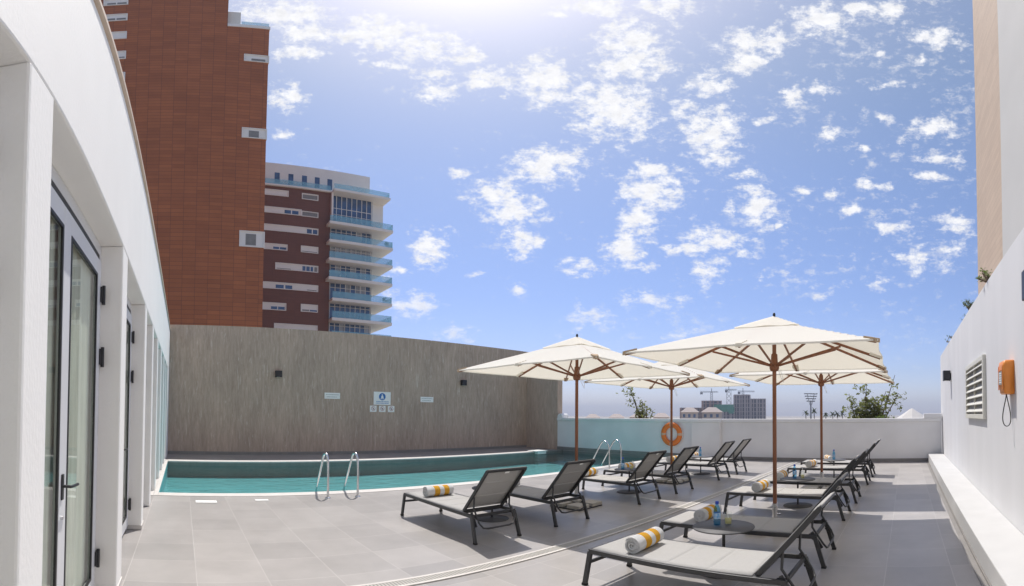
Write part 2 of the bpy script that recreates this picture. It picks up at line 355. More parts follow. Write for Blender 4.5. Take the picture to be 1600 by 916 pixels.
TERRA2 = brick_mat('brown_panel', (.165, .060, .036), (.148, .054, .033), (.10, .04, .03), 1.26, .46, .015, 'YZ', rough=.65, shift=0, var=.08, vscale=.3, bump=.2)
TWHITE = mat('tower_white', (.76, .74, .69), .75, var=.03, vscale=.6)
TWIN = mat('tower_window', (.05, .10, .20), .12, var=.35, vscale=.8, spec=.8)
TGRILLE = mat('grey_grille', (.22, .215, .20), .6, var=.12, vscale=2)
TGLASS = mat('balcony_glass', (.26, .56, .68), .12, var=.05, vscale=.5); TGLASS.node_tree.nodes['Principled BSDF'].inputs['Alpha'].default_value = .42
TCURT = mat('grey_curtain', (.34, .37, .41), .8, var=.35, vscale=1.6, vstretch=(1, 1.2, .05))
TANCLAD = brick_mat('tan_cladding', (.60, .47, .36), (.55, .425, .325), (.44, .34, .26), 1.1, .17, .006, 'YZ', rough=.75, shift=.5, var=.06, vscale=1.0, bump=.5)
GREYPL = mat('grey_white_plaster', (.59, .585, .57), .8, var=.03, vscale=.7, bump=.1, bscale=40)
BARK = mat('bark', (.12, .085, .055), .9, var=.25, vscale=14, vstretch=(1, 1, .2), bump=.5, bscale=30)
def leaf_mat(name, a, b):
    m = mat(name, b, .6, col2=a, vscale=3, spec=.3); nt = m.node_tree; N = nt.nodes; L = nt.links
    t = N.new('ShaderNodeBsdfTranslucent'); t.inputs[0].default_value = (b[0]*1.3, b[1]*1.4, b[2]*.8, 1); mx = N.new('ShaderNodeMixShader'); mx.inputs[0].default_value = .4
    L.new(N['Principled BSDF'].outputs[0], mx.inputs[1]); L.new(t.outputs[0], mx.inputs[2]); L.new(mx.outputs[0], N['Material Output'].inputs['Surface']); return m
LEAF = leaf_mat('olive_leaf', (.10, .115, .05), (.24, .25, .12))
LEAF2 = leaf_mat('shrub_leaf', (.06, .09, .03), (.15, .20, .07))
PALM = leaf_mat('palm_leaf', (.03, .045, .02), (.07, .09, .035))
SAND = mat('sand_ground', (.40, .35, .29), .95, var=.15, vscale=.02)
BRICKF = mat('raw_block', (.34, .235, .20), .85, var=.12, vscale=.3)
CONCF = mat('raw_concrete', (.36, .32, .32), .85, var=.1, vscale=.2)
DARKF = mat('open_floor', (.085, .085, .115), .8, var=.2, vscale=.5)
NET = mat('green_netting', (.07, .23, .17), .85, var=.2, vscale=.4)
ROOFP = mat('pale_roof', (.40, .335, .30), .85, var=.1, vscale=.8)
HOUSE = mat('house_wall', (.52, .45, .39), .85, var=.08, vscale=.5)
CRANEM = mat('crane_steel', (.16, .17, .19), .6, var=.1, vscale=2)
TENT = mat('white_tent', (.60, .58, .55), .85, var=.03, vscale=2)

# ------------------------------------------------------------------ the setting
GZ = -6.0
g = MB(); g.lathe([(0, 0), (60, 0), (400, 0), (3000, 0)], (0, 0, GZ), 64, smooth=False)
tag(g.build('ground', SAND), kind='structure')
PX0, PX1, PY0, PY1 = -13.15, -8.13, -.39, 14.26          # water edges of the pool
dk = MB()
def sheet(x0, x1, y0, y1, z, mb, mi=0): mb.add([(x0, y0, z), (x1, y0, z), (x1, y1, z), (x0, y1, z)], [(0, 1, 2, 3)], mi)
sheet(-7.85, .67, -.47, 14.3, 0, dk); sheet(-7.85, 1.2, -6, -.47, -.004, dk); sheet(.67, 1.3, -6, 14.3, -.004, dk)
tag(dk.build('terrace_paving', DECK), kind='structure')
sp = MB(); sheet(-15.45, -13.5, -.47, 14.3, 0, sp); tag(sp.build('pool_surround_paving', STRIP), kind='structure')
cp = MB()
cp.box((-7.85, PY0, -.02), (PX1, 14.3, .012)); cp.box((-13.5, PY0, -.02), (PX0, 13.2, .02))
cp.box((-13.5, -.47, -.02), (-7.85, PY0, .012)); cp.box((-15.45, -.75, -.02), (-7.85, -.47, .010))
tag(cp.build('pool_coping', COPING, bevel=.01), kind='structure')
PZ = -.45
pb = MB(); sheet(PX0, PX1, PY0, PY1, PZ, pb, 0)
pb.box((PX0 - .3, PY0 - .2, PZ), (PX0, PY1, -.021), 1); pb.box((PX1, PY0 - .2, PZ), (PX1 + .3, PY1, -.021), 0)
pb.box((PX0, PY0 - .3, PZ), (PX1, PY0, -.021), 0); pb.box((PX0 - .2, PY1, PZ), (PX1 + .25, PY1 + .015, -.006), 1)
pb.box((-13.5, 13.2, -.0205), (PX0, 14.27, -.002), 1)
tag(pb.build('pool_basin', [TEALTILE, DARKMOS]), kind='structure')
def water_mat():
    m = bpy.data.materials.new('pool_water'); m.use_nodes = True; nt = m.node_tree; N = nt.nodes; L = nt.links; N.clear()
    o = N.new('ShaderNodeOutputMaterial'); t = N.new('ShaderNodeBsdfTransparent'); gl = N.new('ShaderNodeBsdfGlossy'); mx = N.new('ShaderNodeMixShader')
    t.inputs[0].default_value = (.86, .95, .95, 1); gl.inputs['Roughness'].default_value = .06; gl.inputs[0].default_value = (.9, .95, .95, 1)
    g_ = N.new('ShaderNodeNewGeometry'); n = N.new('ShaderNodeTexNoise'); n.inputs['Scale'].default_value = 5; n.inputs['Detail'].default_value = 4
    mp = N.new('ShaderNodeMapping'); mp.inputs['Scale'].default_value = (1, .55, 1); L.new(g_.outputs['Position'], mp.inputs[0]); L.new(mp.outputs[0], n.inputs['Vector'])
    b = N.new('ShaderNodeBump'); b.inputs['Strength'].default_value = .55; b.inputs['Distance'].default_value = .06; L.new(n.outputs['Fac'], b.inputs['Height'])
    L.new(b.outputs[0], gl.inputs['Normal'])
    fr = N.new('ShaderNodeFresnel'); fr.inputs['IOR'].default_value = 1.22; L.new(b.outputs[0], fr.inputs['Normal'])
    L.new(fr.outputs[0], mx.inputs[0]); L.new(t.outputs[0], mx.inputs[1]); L.new(gl.outputs[0], mx.inputs[2]); L.new(mx.outputs[0], o.inputs['Surface'])
    return m
wt = MB(); sheet(PX0, PX1, PY0, PY1, -.10, wt); tag(wt.build('pool_water', water_mat(), fix=False), kind='structure')

# drainage channel across the deck, between the two rows of loungers
dr = thing('drain_channel', 'long narrow white edged drain channel crossing the paved deck', 'drain', (-3.42, 7, 0))
d = MB()
for sx in (-.085, .055): d.box((sx, -7.4, .004), (sx + .03, 7.25, .012))
d.build('edge_strip', COPING, dr)
d = MB(); d.box((-.055, -7.4, .002), (.055, 7.25, .006)); d.build('channel', SKIRT, dr)
d = MB(); y = -7.4
while y < 7.2:
    d.box((-.053, y, .006), (.053, y + .016, .011)); y += .03
d.build('grate', mat('grate_plastic', (.52, .50, .46), .6, var=.05, vscale=5), dr)

# ------------------------------------------------------------------ white pavilion on the left
b = thing('white_building', 'long white plastered pool house with deep door openings and thin tan roof edge', 'building', (-8, -.47, 0))
LINT, ROOFZ = 2.78, 4.15
piers = [(-1.29, -1.55), (-3.45, -3.74), (-5.55, -5.82), (-6.95, -7.2), (-8.3, -8.55), (-9.7, -9.95), (-11.1, -11.35), (-12.5, -12.75), (-13.9, -15.5)]
FY, DY, BY = -.47, -.64, -.70
def loc(p, o=(-8, -.47, 0)): return (p[0]-o[0], p[1]-o[1], p[2]-o[2])
m = MB()
m.box(loc((-15.5, FY, LINT)), loc((3.4, -5, ROOFZ)))
for x0, x1 in piers: m.box(loc((x0, FY, .0)), loc((x1, BY - .15, LINT)))
m.box(loc((3.0, FY, 0)), loc((3.4, -5, LINT)))
m.box(loc((-15.5, -4.8, 0)), loc((3.0, -5, LINT)))
m.build('wall', PLASTER, b, bevel=.012)
m = MB(); m.box(loc((-15.5, FY + .025, ROOFZ)), loc((3.4, -5, ROOFZ + .045))); m.build('roof_edge', TANEDGE, b)
for x0, x1 in piers[:3]:
    m = MB(); m.box(loc((x0 + .008, FY + .008, 0)), loc((x1 - .008, BY - .1, .055))); m.build('skirting', COPING, b)
ops = [(1.2, -1.29)] + [(piers[i][1], piers[i+1][0]) for i in range(len(piers)-1)]
def door_leaf(xa, xb, hinge_side, handle=True, sb=.145):
    """One glazed leaf between xa > xb on the door plane."""
    dz0, dz1, st = .06, 2.62, .145
    d = MB(); yo = DY + .015
    d.box(loc((xa, DY - .015, dz0)), loc((xa - st, yo, dz1))); d.box(loc((xb + sb, DY - .015, dz0)), loc((xb, yo, dz1)))
    d.box(loc((xa - st, DY - .015, dz1 - .13)), loc((xb + sb, yo, dz1))); d.box(loc((xa - st, DY - .015, dz0)), loc((xb + sb, yo, dz0 + .14)))
    o = d.build('door', ALU, b, bevel=.004)
    gs = MB(); gx0, gx1, gz0, gz1 = xa - st, xb + sb, dz0 + .14, dz1 - .13
    for (p, q) in (((gx0, gz0), (gx0 - .022, gz1)), ((gx1 + .022, gz0), (gx1, gz1)), ((gx0 - .022, gz1 - .022), (gx1 + .022, gz1)), ((gx0 - .022, gz0), (gx1 + .022, gz0 + .022))):
        gs.box(loc((p[0], yo - .010, p[1])), loc((q[0], yo + .003, q[1])))
    gs.build('gasket', GASKET, o)
    gl = MB(); gl.box(loc((gx0 - .004, yo - .016, gz0 + .004)), loc((gx1 + .004, yo - .010, gz1 - .004))); gl.build('glass', GLASS, o)
    hx = xb - .012 if hinge_side == 'b' else xa + .012
    for hz in (.33, 1.88, 2.36):
        h = MB(); h.tube([loc((hx, yo + .02, hz - .075)), loc((hx, yo + .02, hz + .075))], .014, 10)
        h.box(loc((hx - .04, yo + .0005, hz - .06)), loc((hx + .04, yo + .016, hz + .06))); h.build('hinge', BLACKM, o, bevel=.003)
    if handle:
        kx = xa - .05 if hinge_side == 'b' else xb + .05; sgn = -1 if hinge_side == 'b' else 1
        h = MB(); h.box(loc((kx - .017, yo + .0005, 1.00)), loc((kx + .017, yo + .01, 1.14)))
        h.tube([loc((kx, yo + .005, 1.075)), loc((kx, yo + .05, 1.075)), loc((kx + sgn*.03, yo + .06, 1.075)), loc((kx + sgn*.12, yo + .06, 1.07))], .009, 8)
        h.build('handle', BLACKM, o, bevel=.002)
        h = MB(); h.tube([loc((kx, yo, .90)), loc((kx, yo + .012, .90))], .012, 12); h.build('lock', STEEL, o)
    return o
for i, (xa, xb) in enumerate(ops):
    fr = MB()
    fr.box(loc((xa, DY - .02, LINT - .09)), loc((xb, DY, LINT - .002))); fr.box(loc((xa - .002, DY - .02, 0)), loc((xa - .05, DY, LINT - .09))); fr.box(loc((xb + .05, DY - .02, 0)), loc((xb + .002, DY, LINT - .09)))
    fr.build('door_frame', ALU, b, bevel=.004)
    gp = MB(); gp.box(loc((xa - .05, DY - .018, LINT - .15)), loc((xb + .05, DY - .004, LINT - .09))); gp.box(loc((xa - .05, DY - .018, 0)), loc((xa - .06, DY - .004, LINT - .1))); gp.box(loc((xb + .06, DY - .018, 0)), loc((xb + .05, DY - .004, LINT - .1)))
    gp.build('gasket', GASKET, b)
    w = xa - xb
    if w > 1.4:
        mid = xb + .05 + (w - .1)*.52 if i != 1 else -2.31
        door_leaf(xa - .062, mid + .004, 'a', False, .012); door_leaf(mid - .004, xb + .062, 'b', True)
    else:
        door_leaf(xa - .062, xb + .062, 'b', True)
    cu = MB(); n = max(12, int(w*40))
    cu.grid(lambda u, v, xa=xa, xb=xb: loc((xa - .06 + (xb - xa + .12)*u, DY - .030 + .006*sin(u*(xa - xb)*38) + .004*sin(u*61), .02 + v*(LINT - .06))), n*3, 1)
    cu.build('curtain', CURTAIN, b)

# ------------------------------------------------------------------ walls round the terrace
m = MB(); m.box((-15.75, -6, GZ), (-15.45, 14.55, 4.37)); m.box((-15.45, 14.303, GZ), (-13.5, 14.6, 4.33)); m.box((-15.45, -.47, 0), (-15.43, 14.3, .10), 1)
tag(m.build('feature_wall', [STONE, SKIRT]), 'tall grey stone wall with vertical veining behind the pool', 'wall')
pw = thing('parapet_wall', 'low white painted parapet wall along the far end of the terrace', 'wall', (-6, 14.3, 0))
def lp(p): return (p[0] + 6, p[1] - 14.3, p[2])
m = MB(); m.box(lp((-13.5, 14.3, GZ)), lp((1.1, 14.55, 1.25))); m.box(lp((-7.1, 14.12, .0)), lp((-6.05, 14.301, 1.25))); m.build('wall', PARAPET, pw, bevel=.01)
m = MB(); m.box(lp((-13.49, 14.25, 1.25)), lp((1.1, 14.6, 1.36))); m.box(lp((-7.14, 14.07, 1.252)), lp((-6.01, 14.26, 1.362)))
m.tube([lp((-13.3, 14.23, 1.40)), lp((-13.3, 14.62, 1.40))], .14, 20); m.box(lp((.55, 14.24, 1.36)), lp((1.1, 14.61, 1.50)))
m.build('coping', PARAPET, pw, bevel=.015)
m = MB(); m.box(lp((-13.5, 14.28, 0)), lp((-7.1, 14.3, .14))); m.build('skirting', SKIRT, pw)
m = MB(); m.box(lp((-6.05, 14.28, 0)), lp((.9, 14.3, .11))); m.build('skirting', SKIRT, pw)
m = MB(); m.box(lp((-7.12, 14.1, 0)), lp((-6.03, 14.12, .11))); m.build('skirting', SKIRT, pw)
rw = thing('boundary_wall', 'white rendered side wall with a continuous low ledge along its foot', 'wall', (1.13, 7, 0))
def lr(p): return (p[0] - 1.13, p[1] - 7, p[2])
m = MB(); m.box(lr((1.13, -6, GZ)), lr((1.38, 14.9, 3.36))); m.build('wall', WALLW, rw, bevel=.012)
m = MB(); m.box(lr((.665, -6, 0.03)), lr((1.13, 14.2, .265))); m.build('ledge', LEDGEM, rw, bevel=.012)
m = MB(); m.box(lr((.655, -6, 0)), lr((1.1, 14.2, .03))); m.box(lr((.60, -6, .001)), lr((.655, 14.2, .006))); m.build('skirting', SKIRT, rw)

# ------------------------------------------------------------------ tall buildings
tb = thing('apartment_building', 'tan clad and white plastered tower block rising right behind the side wall', 'building', (2, 6, GZ))
def lt(p): return (p[0] - 2, p[1] - 6, p[2] - GZ)
m = MB(); m.box(lt((2, 8.9, GZ)), lt((12, 12.4, 27))); m.build('stone_facade', TANCLAD, tb)
m = MB(); m.box(lt((1.94, -14, GZ)), lt((12, 8.9, 27))); m.build('plaster_facade', GREYPL, tb)

def window_unit(par, X, y0, y1, z0, z1, panes, lo, frame=TWHITE, proud=.12, deep=.22, t=.12, back=TWHITE):
    """White framed box on a wall that faces +X, with a recessed back panel and panes given as fractions."""
    L_ = lambda x, y, z: (x - lo[0], y - lo[1], z - lo[2])
    d = MB(); xf = X + proud
    d.box(L_(X - .3, y0, z0), L_(xf, y1, z0 + t)); d.box(L_(X - .3, y0, z1 - t), L_(xf, y1, z1))
    d.box(L_(X - .3, y0, z0 + t), L_(xf, y0 + t, z1 - t)); d.box(L_(X - .3, y1 - t, z0 + t), L_(xf, y1, z1 - t))
    d.box(L_(X - .1, y0 + t, z0 + t), L_(X + .004, y1 - t, z1 - t))
    o = d.build('window', frame, par)
    for (a, b_, c, e, mt) in panes:
        q = MB(); ya, yb = y0 + (y1 - y0)*a, y0 + (y1 - y0)*b_; za, zb = z0 + (z1 - z0)*c, z0 + (z1 - z0)*e
        q.box(L_(X + .004, ya, za), L_(X + .03, yb, zb)); q.build('pane' if mt is TWIN else 'grille', mt, o)
    return o
LO = (-45, 0, GZ)
t1 = thing('tower_block', 'tall brown terracotta clad tower with white framed windows beyond the grey wall', 'building', LO)
def l1(p): return tuple(a - q for a, q in zip(p, LO))
m = MB(); m.box(l1((-45, -34, GZ)), l1((-66, 3.5, 64))); m.box(l1((-45, 3.5, GZ)), l1((-66, 7.72, 51.2))); m.build('wall', TERRA, t1)
m = MB(); m.box(l1((-44.9, 3.5, 51.2)), l1((-66, 7.8, 51.75))); m.build('parapet', TWHITE, t1)
m = MB(); m.box(l1((-45.6, 3.55, 51.75)), l1((-52, 4.85, 55.2))); m.build('stair_housing', CREAM, t1)
m = MB(); m.box(l1((-45.1, 4.9, 51.75)), l1((-45.14, 7.7, 52.6))); m.build('glass_rail', TGLASS, t1)
for k, z in enumerate((60.6, 56.8, 53.15, 49.25, 45.3, 41.35, 37.4, 33.4)):
    pn = [(.15, .5, .12, .42, TGRILLE), (.56, .93, .12, .42, TGRILLE)] if k in (1, 2, 5) else [(.42, .95, .06, .3, TGRILLE)] if k % 3 else []
    window_unit(t1, -45, -8.95, -6.45, z - .75, z + .75, pn, LO)
for (z0, z1, pn) in ((44.45, 45.75, [(.3, .85, .1, .45, TGRILLE)]), (32.0, 33.45, [(.28, .68, .1, .75, TGRILLE)]), (18.35, 20.15, [(.25, .66, .12, .82, TGRILLE)])):
    window_unit(t1, -45, 5.25, 7.79, z0, z1, pn, LO, t=.10)
LO2 = (-72, 20, GZ)
t2 = thing('balcony_block', 'brown and white apartment block with glass fronted corner balconies beyond the tower', 'building', LO2)
def l2(p): return tuple(a - q for a, q in zip(p, LO2))
m = MB(); m.box(l2((-72, 4, GZ)), l2((-90, 23.4, 40.45))); m.build('wall', TERRA2, t2)
m = MB(); m.box(l2((-73, 4, 40.45)), l2((-88, 30.8, 45.9))); m.build('penthouse', TWHITE, t2)
m = MB(); m.box(l2((-71.4, 23.4, 34.6)), l2((-74, 23.7, 40.45))); m.build('corner_wall', TWHITE, t2)
m = MB(); m.box(l2((-73.2, 31.1, 34.4)), l2((-88, 33.5, 40.3))); m.build('corner_wall', TWHITE, t2)
m = MB(); m.box(l2((-71.6, 4, 40.45)), l2((-88, 23.5, 40.75))); m.box(l2((-70.4, 23.5, 40.3)), l2((-88, 33.6, 40.75))); m.build('roof_slab', TWHITE, t2)
m = MB(); m.box(l2((-71.7, 4, 40.75)), l2((-71.76, 23.3, 41.8))); m.box(l2((-70.5, 23.5, 40.75)), l2((-70.56, 33.4, 41.8))); m.box(l2((-70.56, 33.4, 40.75)), l2((-80, 33.46, 41.8))); m.build('glass_rail', TGLASS, t2)
for y in (14.5, 16.8, 19.1, 21.3, 23.5): 
    m = MB(); m.box(l2((-73.1, y - .42, 41.7)), l2((-72.97, y + .42, 43.9))); m.build('window', TWIN, t2)
G_, P_ = TGRILLE, TWIN
for (y0, y1, z0, z1, pn) in [(12.2, 16.25, 38.55, 39.75, []), (18.45, 21.25, 38.45, 39.65, [(.06, .94, .12, .8, G_)]),
        (12.2, 18.45, 35.1, 36.3, [(.55, .72, .15, .7, P_), (.75, .92, .15, .7, P_)]), (18.45, 21.3, 35.06, 36.1, [(.05, .95, .1, .85, G_)]),
        (12.2, 21.35, 31.75, 32.95, [(.79, .88, .1, .8, P_), (.9, .98, .1, .8, P_)]), (12.2, 16.23, 28.3, 29.4, [(.42, .66, .12, .5, P_), (.69, .95, .12, .5, P_)]),
        (18.45, 21.4, 28.3, 29.5, [(.06, .94, .08, .22, G_)]), (14.27, 21.45, 24.85, 26.05, [(.04, .36, .08, .22, G_), (.63, .70, .1, .8, P_), (.72, .80, .1, .8, P_), (.82, .88, .1, .8, P_), (.91, .97, .1, .8, G_)]),
        (12.2, 21.5, 21.45, 22.6, [(.24, .38, .12, .65, P_), (.41, .53, .12, .65, P_), (.8, .97, .08, .25, G_)]), (12.2, 16.2, 17.85, 19.1, [(.38, .63, .12, .5, P_), (.67, .94, .12, .5, P_)]),
        (18.6, 21.5, 17.9, 19.2, [(.1, .5, .1, .3, G_), (.54, .95, .1, .3, P_)]), (14.25, 21.5, 14.5, 15.7, []), (12.2, 16.2, 10.9, 12.2, [])]:
    window_unit(t2, -72, y0, y1, z0, z1, pn, LO2)
slabs = [34.1, 30.65, 27.3, 23.95, 20.3, 16.95, 13.6, 10.2]
m = MB(); m.box(l2((-72.6, 23.41, GZ)), l2((-88, 31.2, 40.3))); m.build('rear_wall', TCURT, t2)
for k, z in enumerate(slabs):
    y0 = 22.75 if k < 4 else 23.4
    s_ = MB(); s_.box(l2((-70.2, y0, z - .5)), l2((-80, 34.1, z))); o = s_.build('balcony', TWHITE, t2)
    r_ = MB(); r_.box(l2((-70.28, y0 + .05, z)), l2((-70.33, 34.05, z + 1.15))); r_.box(l2((-70.33, 34.0, z)), l2((-79, 34.05, z + 1.15))); r_.build('glass_rail', TGLASS, o)
    top = 40.3 if k == 0 else slabs[k-1] - .5
    gy = [23.7 + i*(31.0 - 23.7)/8 for i in range(9)]
    if k not in (2,):
        for i in range(8):
            if random.random() < (.78 if k != 4 else .45):
                q = MB(); q.box(l2((-72.6, gy[i] + .05, z)), l2((-72.56, gy[i+1] - .05, top))); q.build('glazing', TWIN, o)
    f_ = MB()
    for y in gy: f_.box(l2((-72.6, y - .05, z)), l2((-72.5, y + .05, top)))
    f_.box(l2((-72.58, gy[0], z + 2.35)), l2((-72.49, gy[-1], z + 2.43)))
    if k == 0: f_.box(l2((-72.58, gy[0], z + 3.6)), l2((-72.49, gy[-1], z + 3.7)))
    f_.build('window_frame', TWHITE, o)
for (y, z) in ((33.2, 30.65), (32.9, 20.3)):
    q = MB()
    for k in range(40):
        a, e, r = random.uniform(0, 6.28), random.uniform(-.3, 1.4), random.uniform(.2, .65)
        c = Vector(l2((-70.9 + r*cos(a)*cos(e), y + r*sin(a)*cos(e), z + .6 + r*sin(e)))); u = Vector((random.uniform(-1, 1), random.uniform(-1, 1), random.uniform(-1, 1))).normalized()*.16
        v_ = u.orthogonal().normalized()*.08; q.add([c-u, c+v_, c+u, c-v_], [(0, 1, 2, 3)])
    q.build('balcony_plant', LEAF2, t2, fix=False)

# ------------------------------------------------------------------ far away
def polar(az_deg, dist): return (dist*sin(radians(az_deg)), dist*cos(radians(az_deg)))
def raw_tower(name, label, px0, px1, dist, depth, z1, wallm, fl=3.2, cols=6, group=None, cat='building'):
    """Unfinished concrete frame: slabs, columns and dark open floors; px are azimuths in degrees."""
    a0, a1 = radians(px0), radians(px1); c = polar((px0 + px1)/2, dist); w = 2*dist*math.tan((a1 - a0)/2); rz = -radians((px0 + px1)/2)
    o = thing(name, label, cat, (c[0], c[1], GZ), rz, group); h = z1 - GZ
    m = MB(); m.box((-w/2 + .5, .5, 0), (w/2 - .5, depth, h - .4)); m.build('core', DARKF, o)
    m = MB(); z = 0
    while z < h: m.box((-w/2, 0, z), (w/2, depth + .5, z + .5)); z += fl
    m.box((-w/2, 0, h - .5), (w/2, depth + .5, h)); m.build('floor_slab', CONCF, o)
    m = MB()
    for i in range(cols + 1):
        x = -w/2 + w*i/cols; m.box((x - .45, -.12, 0), (x + .45, .55, h + .01))
        if i % 2 == 0 and i < cols: m.box((x + .5, .1, 0), (x + w/cols*.45, .45, h - .3))
    for i in range(4): m.box((w/2 - .4, depth*i/4, 0), (w/2 + .1, depth*i/4 + 1.6, h)); m.box((-w/2 - .1, depth*i/4, 0), (-w/2 + .4, depth*i/4 + 1.6, h))
    m.build('wall', wallm, o); return o
def AZ(px): return (px - 800)/719.77*180/pi - 49.02
raw_tower('unfinished_building', 'tallest unfinished grey concrete tower on the skyline, right of the green netted block', AZ(1147), AZ(1172), 350, 14, 16.6, CONCF, cols=6)
raw_tower('unfinished_building', 'slightly lower unfinished tower at the right end of the skyline group', AZ(1173), AZ(1196), 352, 14, 13.8, CONCF, cols=5)
raw_tower('unfinished_building', 'unfinished reddish block with a pale crane rising from its roof', AZ(1097), AZ(1127), 360, 16, 12.6, BRICKF, cols=5)
raw_tower('unfinished_building', 'low dark unfinished block at the left end of the skyline group', AZ(1063), AZ(1100), 372, 12, 7.2, BRICKF, cols=6)
nb = raw_tower('netted_building', 'unfinished block wrapped in green safety netting below the cranes', AZ(1116), AZ(1147), 345, 12, 8.4, CONCF, cols=5)
m = MB(); w = 2*345*math.tan(radians(AZ(1147) - AZ(1116))/2)
m.grid(lambda u, v: (-w/2 - .3 + (w + .6)*u, -.5 + .25*sin(u*21) + .2*sin(v*9), 8.4 - GZ + .8 - 5.5*v - 1.3*(sin(u*9) > .2)*v), 30, 8); m.build('netting', NET, nb)
def crane(az, dist, base, top, jib, back, label, ang=0, wd=1.6):
    c = polar(az, dist); o = thing('tower_crane', label, 'crane', (c[0], c[1], base), -radians(az) + ang); h = top - base
    m = MB()
    for sx in (-1, 1):
        for sy in (-1, 1): m.bar((sx*wd/2, sy*wd/2, 0), (sx*wd/2, sy*wd/2, h), .28, .28)
    z = 0
    while z < h - 1:
        for sy in (-1, 1): m.bar((-wd/2, sy*wd/2, z), (wd/2, sy*wd/2, z + wd), .16, .16); m.bar((wd/2, sy*wd/2, z), (-wd/2, sy*wd/2, z + wd), .16, .16)
        z += wd
    m.build('mast', CRANEM, o)
    m = MB()
    for zz in (0, .9): m.bar((-back, 0, h + zz), (jib, 0, h + zz*.8), .3, .25)
    x = -back
    while x < jib - .8: m.bar((x, 0, h), (x + .8, 0, h + .8), .14, .14); m.bar((x + .8, 0, h + .8), (x + 1.6, 0, h), .14, .14); x += 1.6
    m.box((-back, -.6, h - 1.6), (-back + 2, .6, h)); m.bar((0, 0, h), (0, 0, h + 3), .5, .5)
    m.build('jib', CRANEM, o); return o
crane(AZ(1112), 362, 10, 19.2, 5, 9, 'crane with a long level jib above the reddish unfinished block')
crane(AZ(1139), 356, 4, 20.5, 6, 3, 'thick lattice crane mast rising behind the green netted block', wd=3.4)
crane(AZ(1161), 357, 14, 19.2, 9, 4, 'small crane on top of the tallest unfinished tower')
def far_house(px0, px1, dist, zeave, zr, label, deep=9):
    a = (px0 + px1)/2; c = polar(AZ(a), dist); w = 2*dist*math.tan(radians(AZ(px1) - AZ(px0))/2)
    o = thing('house', label, 'house', (c[0], c[1], GZ), -radians(AZ(a))); h = zeave - GZ
    m = MB(); m.box((-w*.44, 0, 0), (w*.44, deep, h)); m.build('wall', HOUSE, o)
    r = zr - zeave; m = MB()
    A = [(-w/2, -.5, h), (w/2, -.5, h), (w/2, deep + .5, h), (-w/2, deep + .5, h), (-w*.18, deep*.5, h + r), (w*.18, deep*.5, h + r)]
    m.add(A, [(0, 1, 5, 4), (1, 2, 5), (2, 3, 4, 5), (3, 0, 4), (3, 2, 1, 0)]); m.build('roof', ROOFP, o)
    for i in range(3): m = MB(); m.box((-w*.36 + i*w*.27, -.06, h - 2.2), (-w*.24 + i*w*.27, .0, h - .8)); m.build('window', TWIN, o)
far_house(914, 939, 150, .5, 1.7, 'far house roof beyond the parapet, closest to the grey stone wall')
far_house(950, 977, 152, .5, 1.8, 'far house with hipped pink roof directly left of the spindly tree')
far_house(982, 1012, 160, .6, 1.8, 'far house with hipped roof half hidden behind the spindly tree')
far_house(1019, 1048, 148, .7, 2.1, 'far house with hipped roof right of the spindly tree beside an umbrella pole')
far_house(1063, 1093, 190, 2.6, 4.6, 'far pinkish villa with hipped roof in front of the low unfinished block')
far_house(1095, 1130, 196, 2.6, 4.8, 'far pinkish villa with hipped roof in front of the reddish unfinished block')
# floodlight mast
c = polar(AZ(1267), 150); fm = thing('floodlight_mast', 'tall stadium floodlight mast with stacked lamp rows beyond the parapet', 'floodlight', (c[0], c[1], GZ), -radians(AZ(1267)))
m = MB(); m.tube([(0, 0, 0), (0, 0, 12)], [.32, .2], 8); m.tube([(-.3, 0, 10.6), (-1.2, 0, 14.2)], .08, 6); m.tube([(.3, 0, 10.6), (1.2, 0, 14.2)], .08, 6); m.build('mast', CRANEM, fm)
for k, (z, w) in enumerate(((14.3, 2.0), (13.5, 1.8), (12.7, 1.5), (11.9, 1.2))):
    m = MB(); m.bar((-w, 0, z), (w, 0, z - .15), .3, .28)
    for i in range(5): m.box((-w + i*w*.5 - .18, -.35, z - .2), (-w + i*w*.5 + .18, 0, z + .1))
    m.build('lamp_row', CRANEM, fm)
# white tent
m = MB(); c = polar(AZ(1425), 30); tn = thing('tent', 'white pointed tent top beyond the right end of the parapet', 'tent', (c[0], c[1], GZ))
prof = [(1.2, 7.1), (.85, 7.32), (.45, 7.58), (.18, 7.76), (.04, 7.84)]
m.lathe([(1.2, 6.9)] + prof, (0, 0, 0), 8, smooth=False); m.build('canopy', TENT, tn)
m = MB()
for i in range(4): m.tube([(1.2*cos(i*pi/2 + .4), 1.2*sin(i*pi/2 + .4), 0), (1.2*cos(i*pi/2 + .4), 1.2*sin(i*pi/2 + .4), 7.1)], .05, 8)
m.build('pole', STEEL, tn)

# ------------------------------------------------------------------ air
hm = bpy.data.materials.new('pale_air'); hm.use_nodes = True; hn = hm.node_tree; hn.nodes.clear()
ho = hn.nodes.new('ShaderNodeOutputMaterial'); hv = hn.nodes.new('ShaderNodeVolumePrincipled'); hv.inputs['Density'].default_value = .0005; hv.inputs['Color'].default_value = (.80, .86, .97, 1)
hn.links.new(hv.outputs[0], ho.inputs['Volume'])
m = MB(); m.box((-3050, -3050, GZ - 1), (3050, 3050, 72)); tag(m.build('haze', hm), kind='stuff')

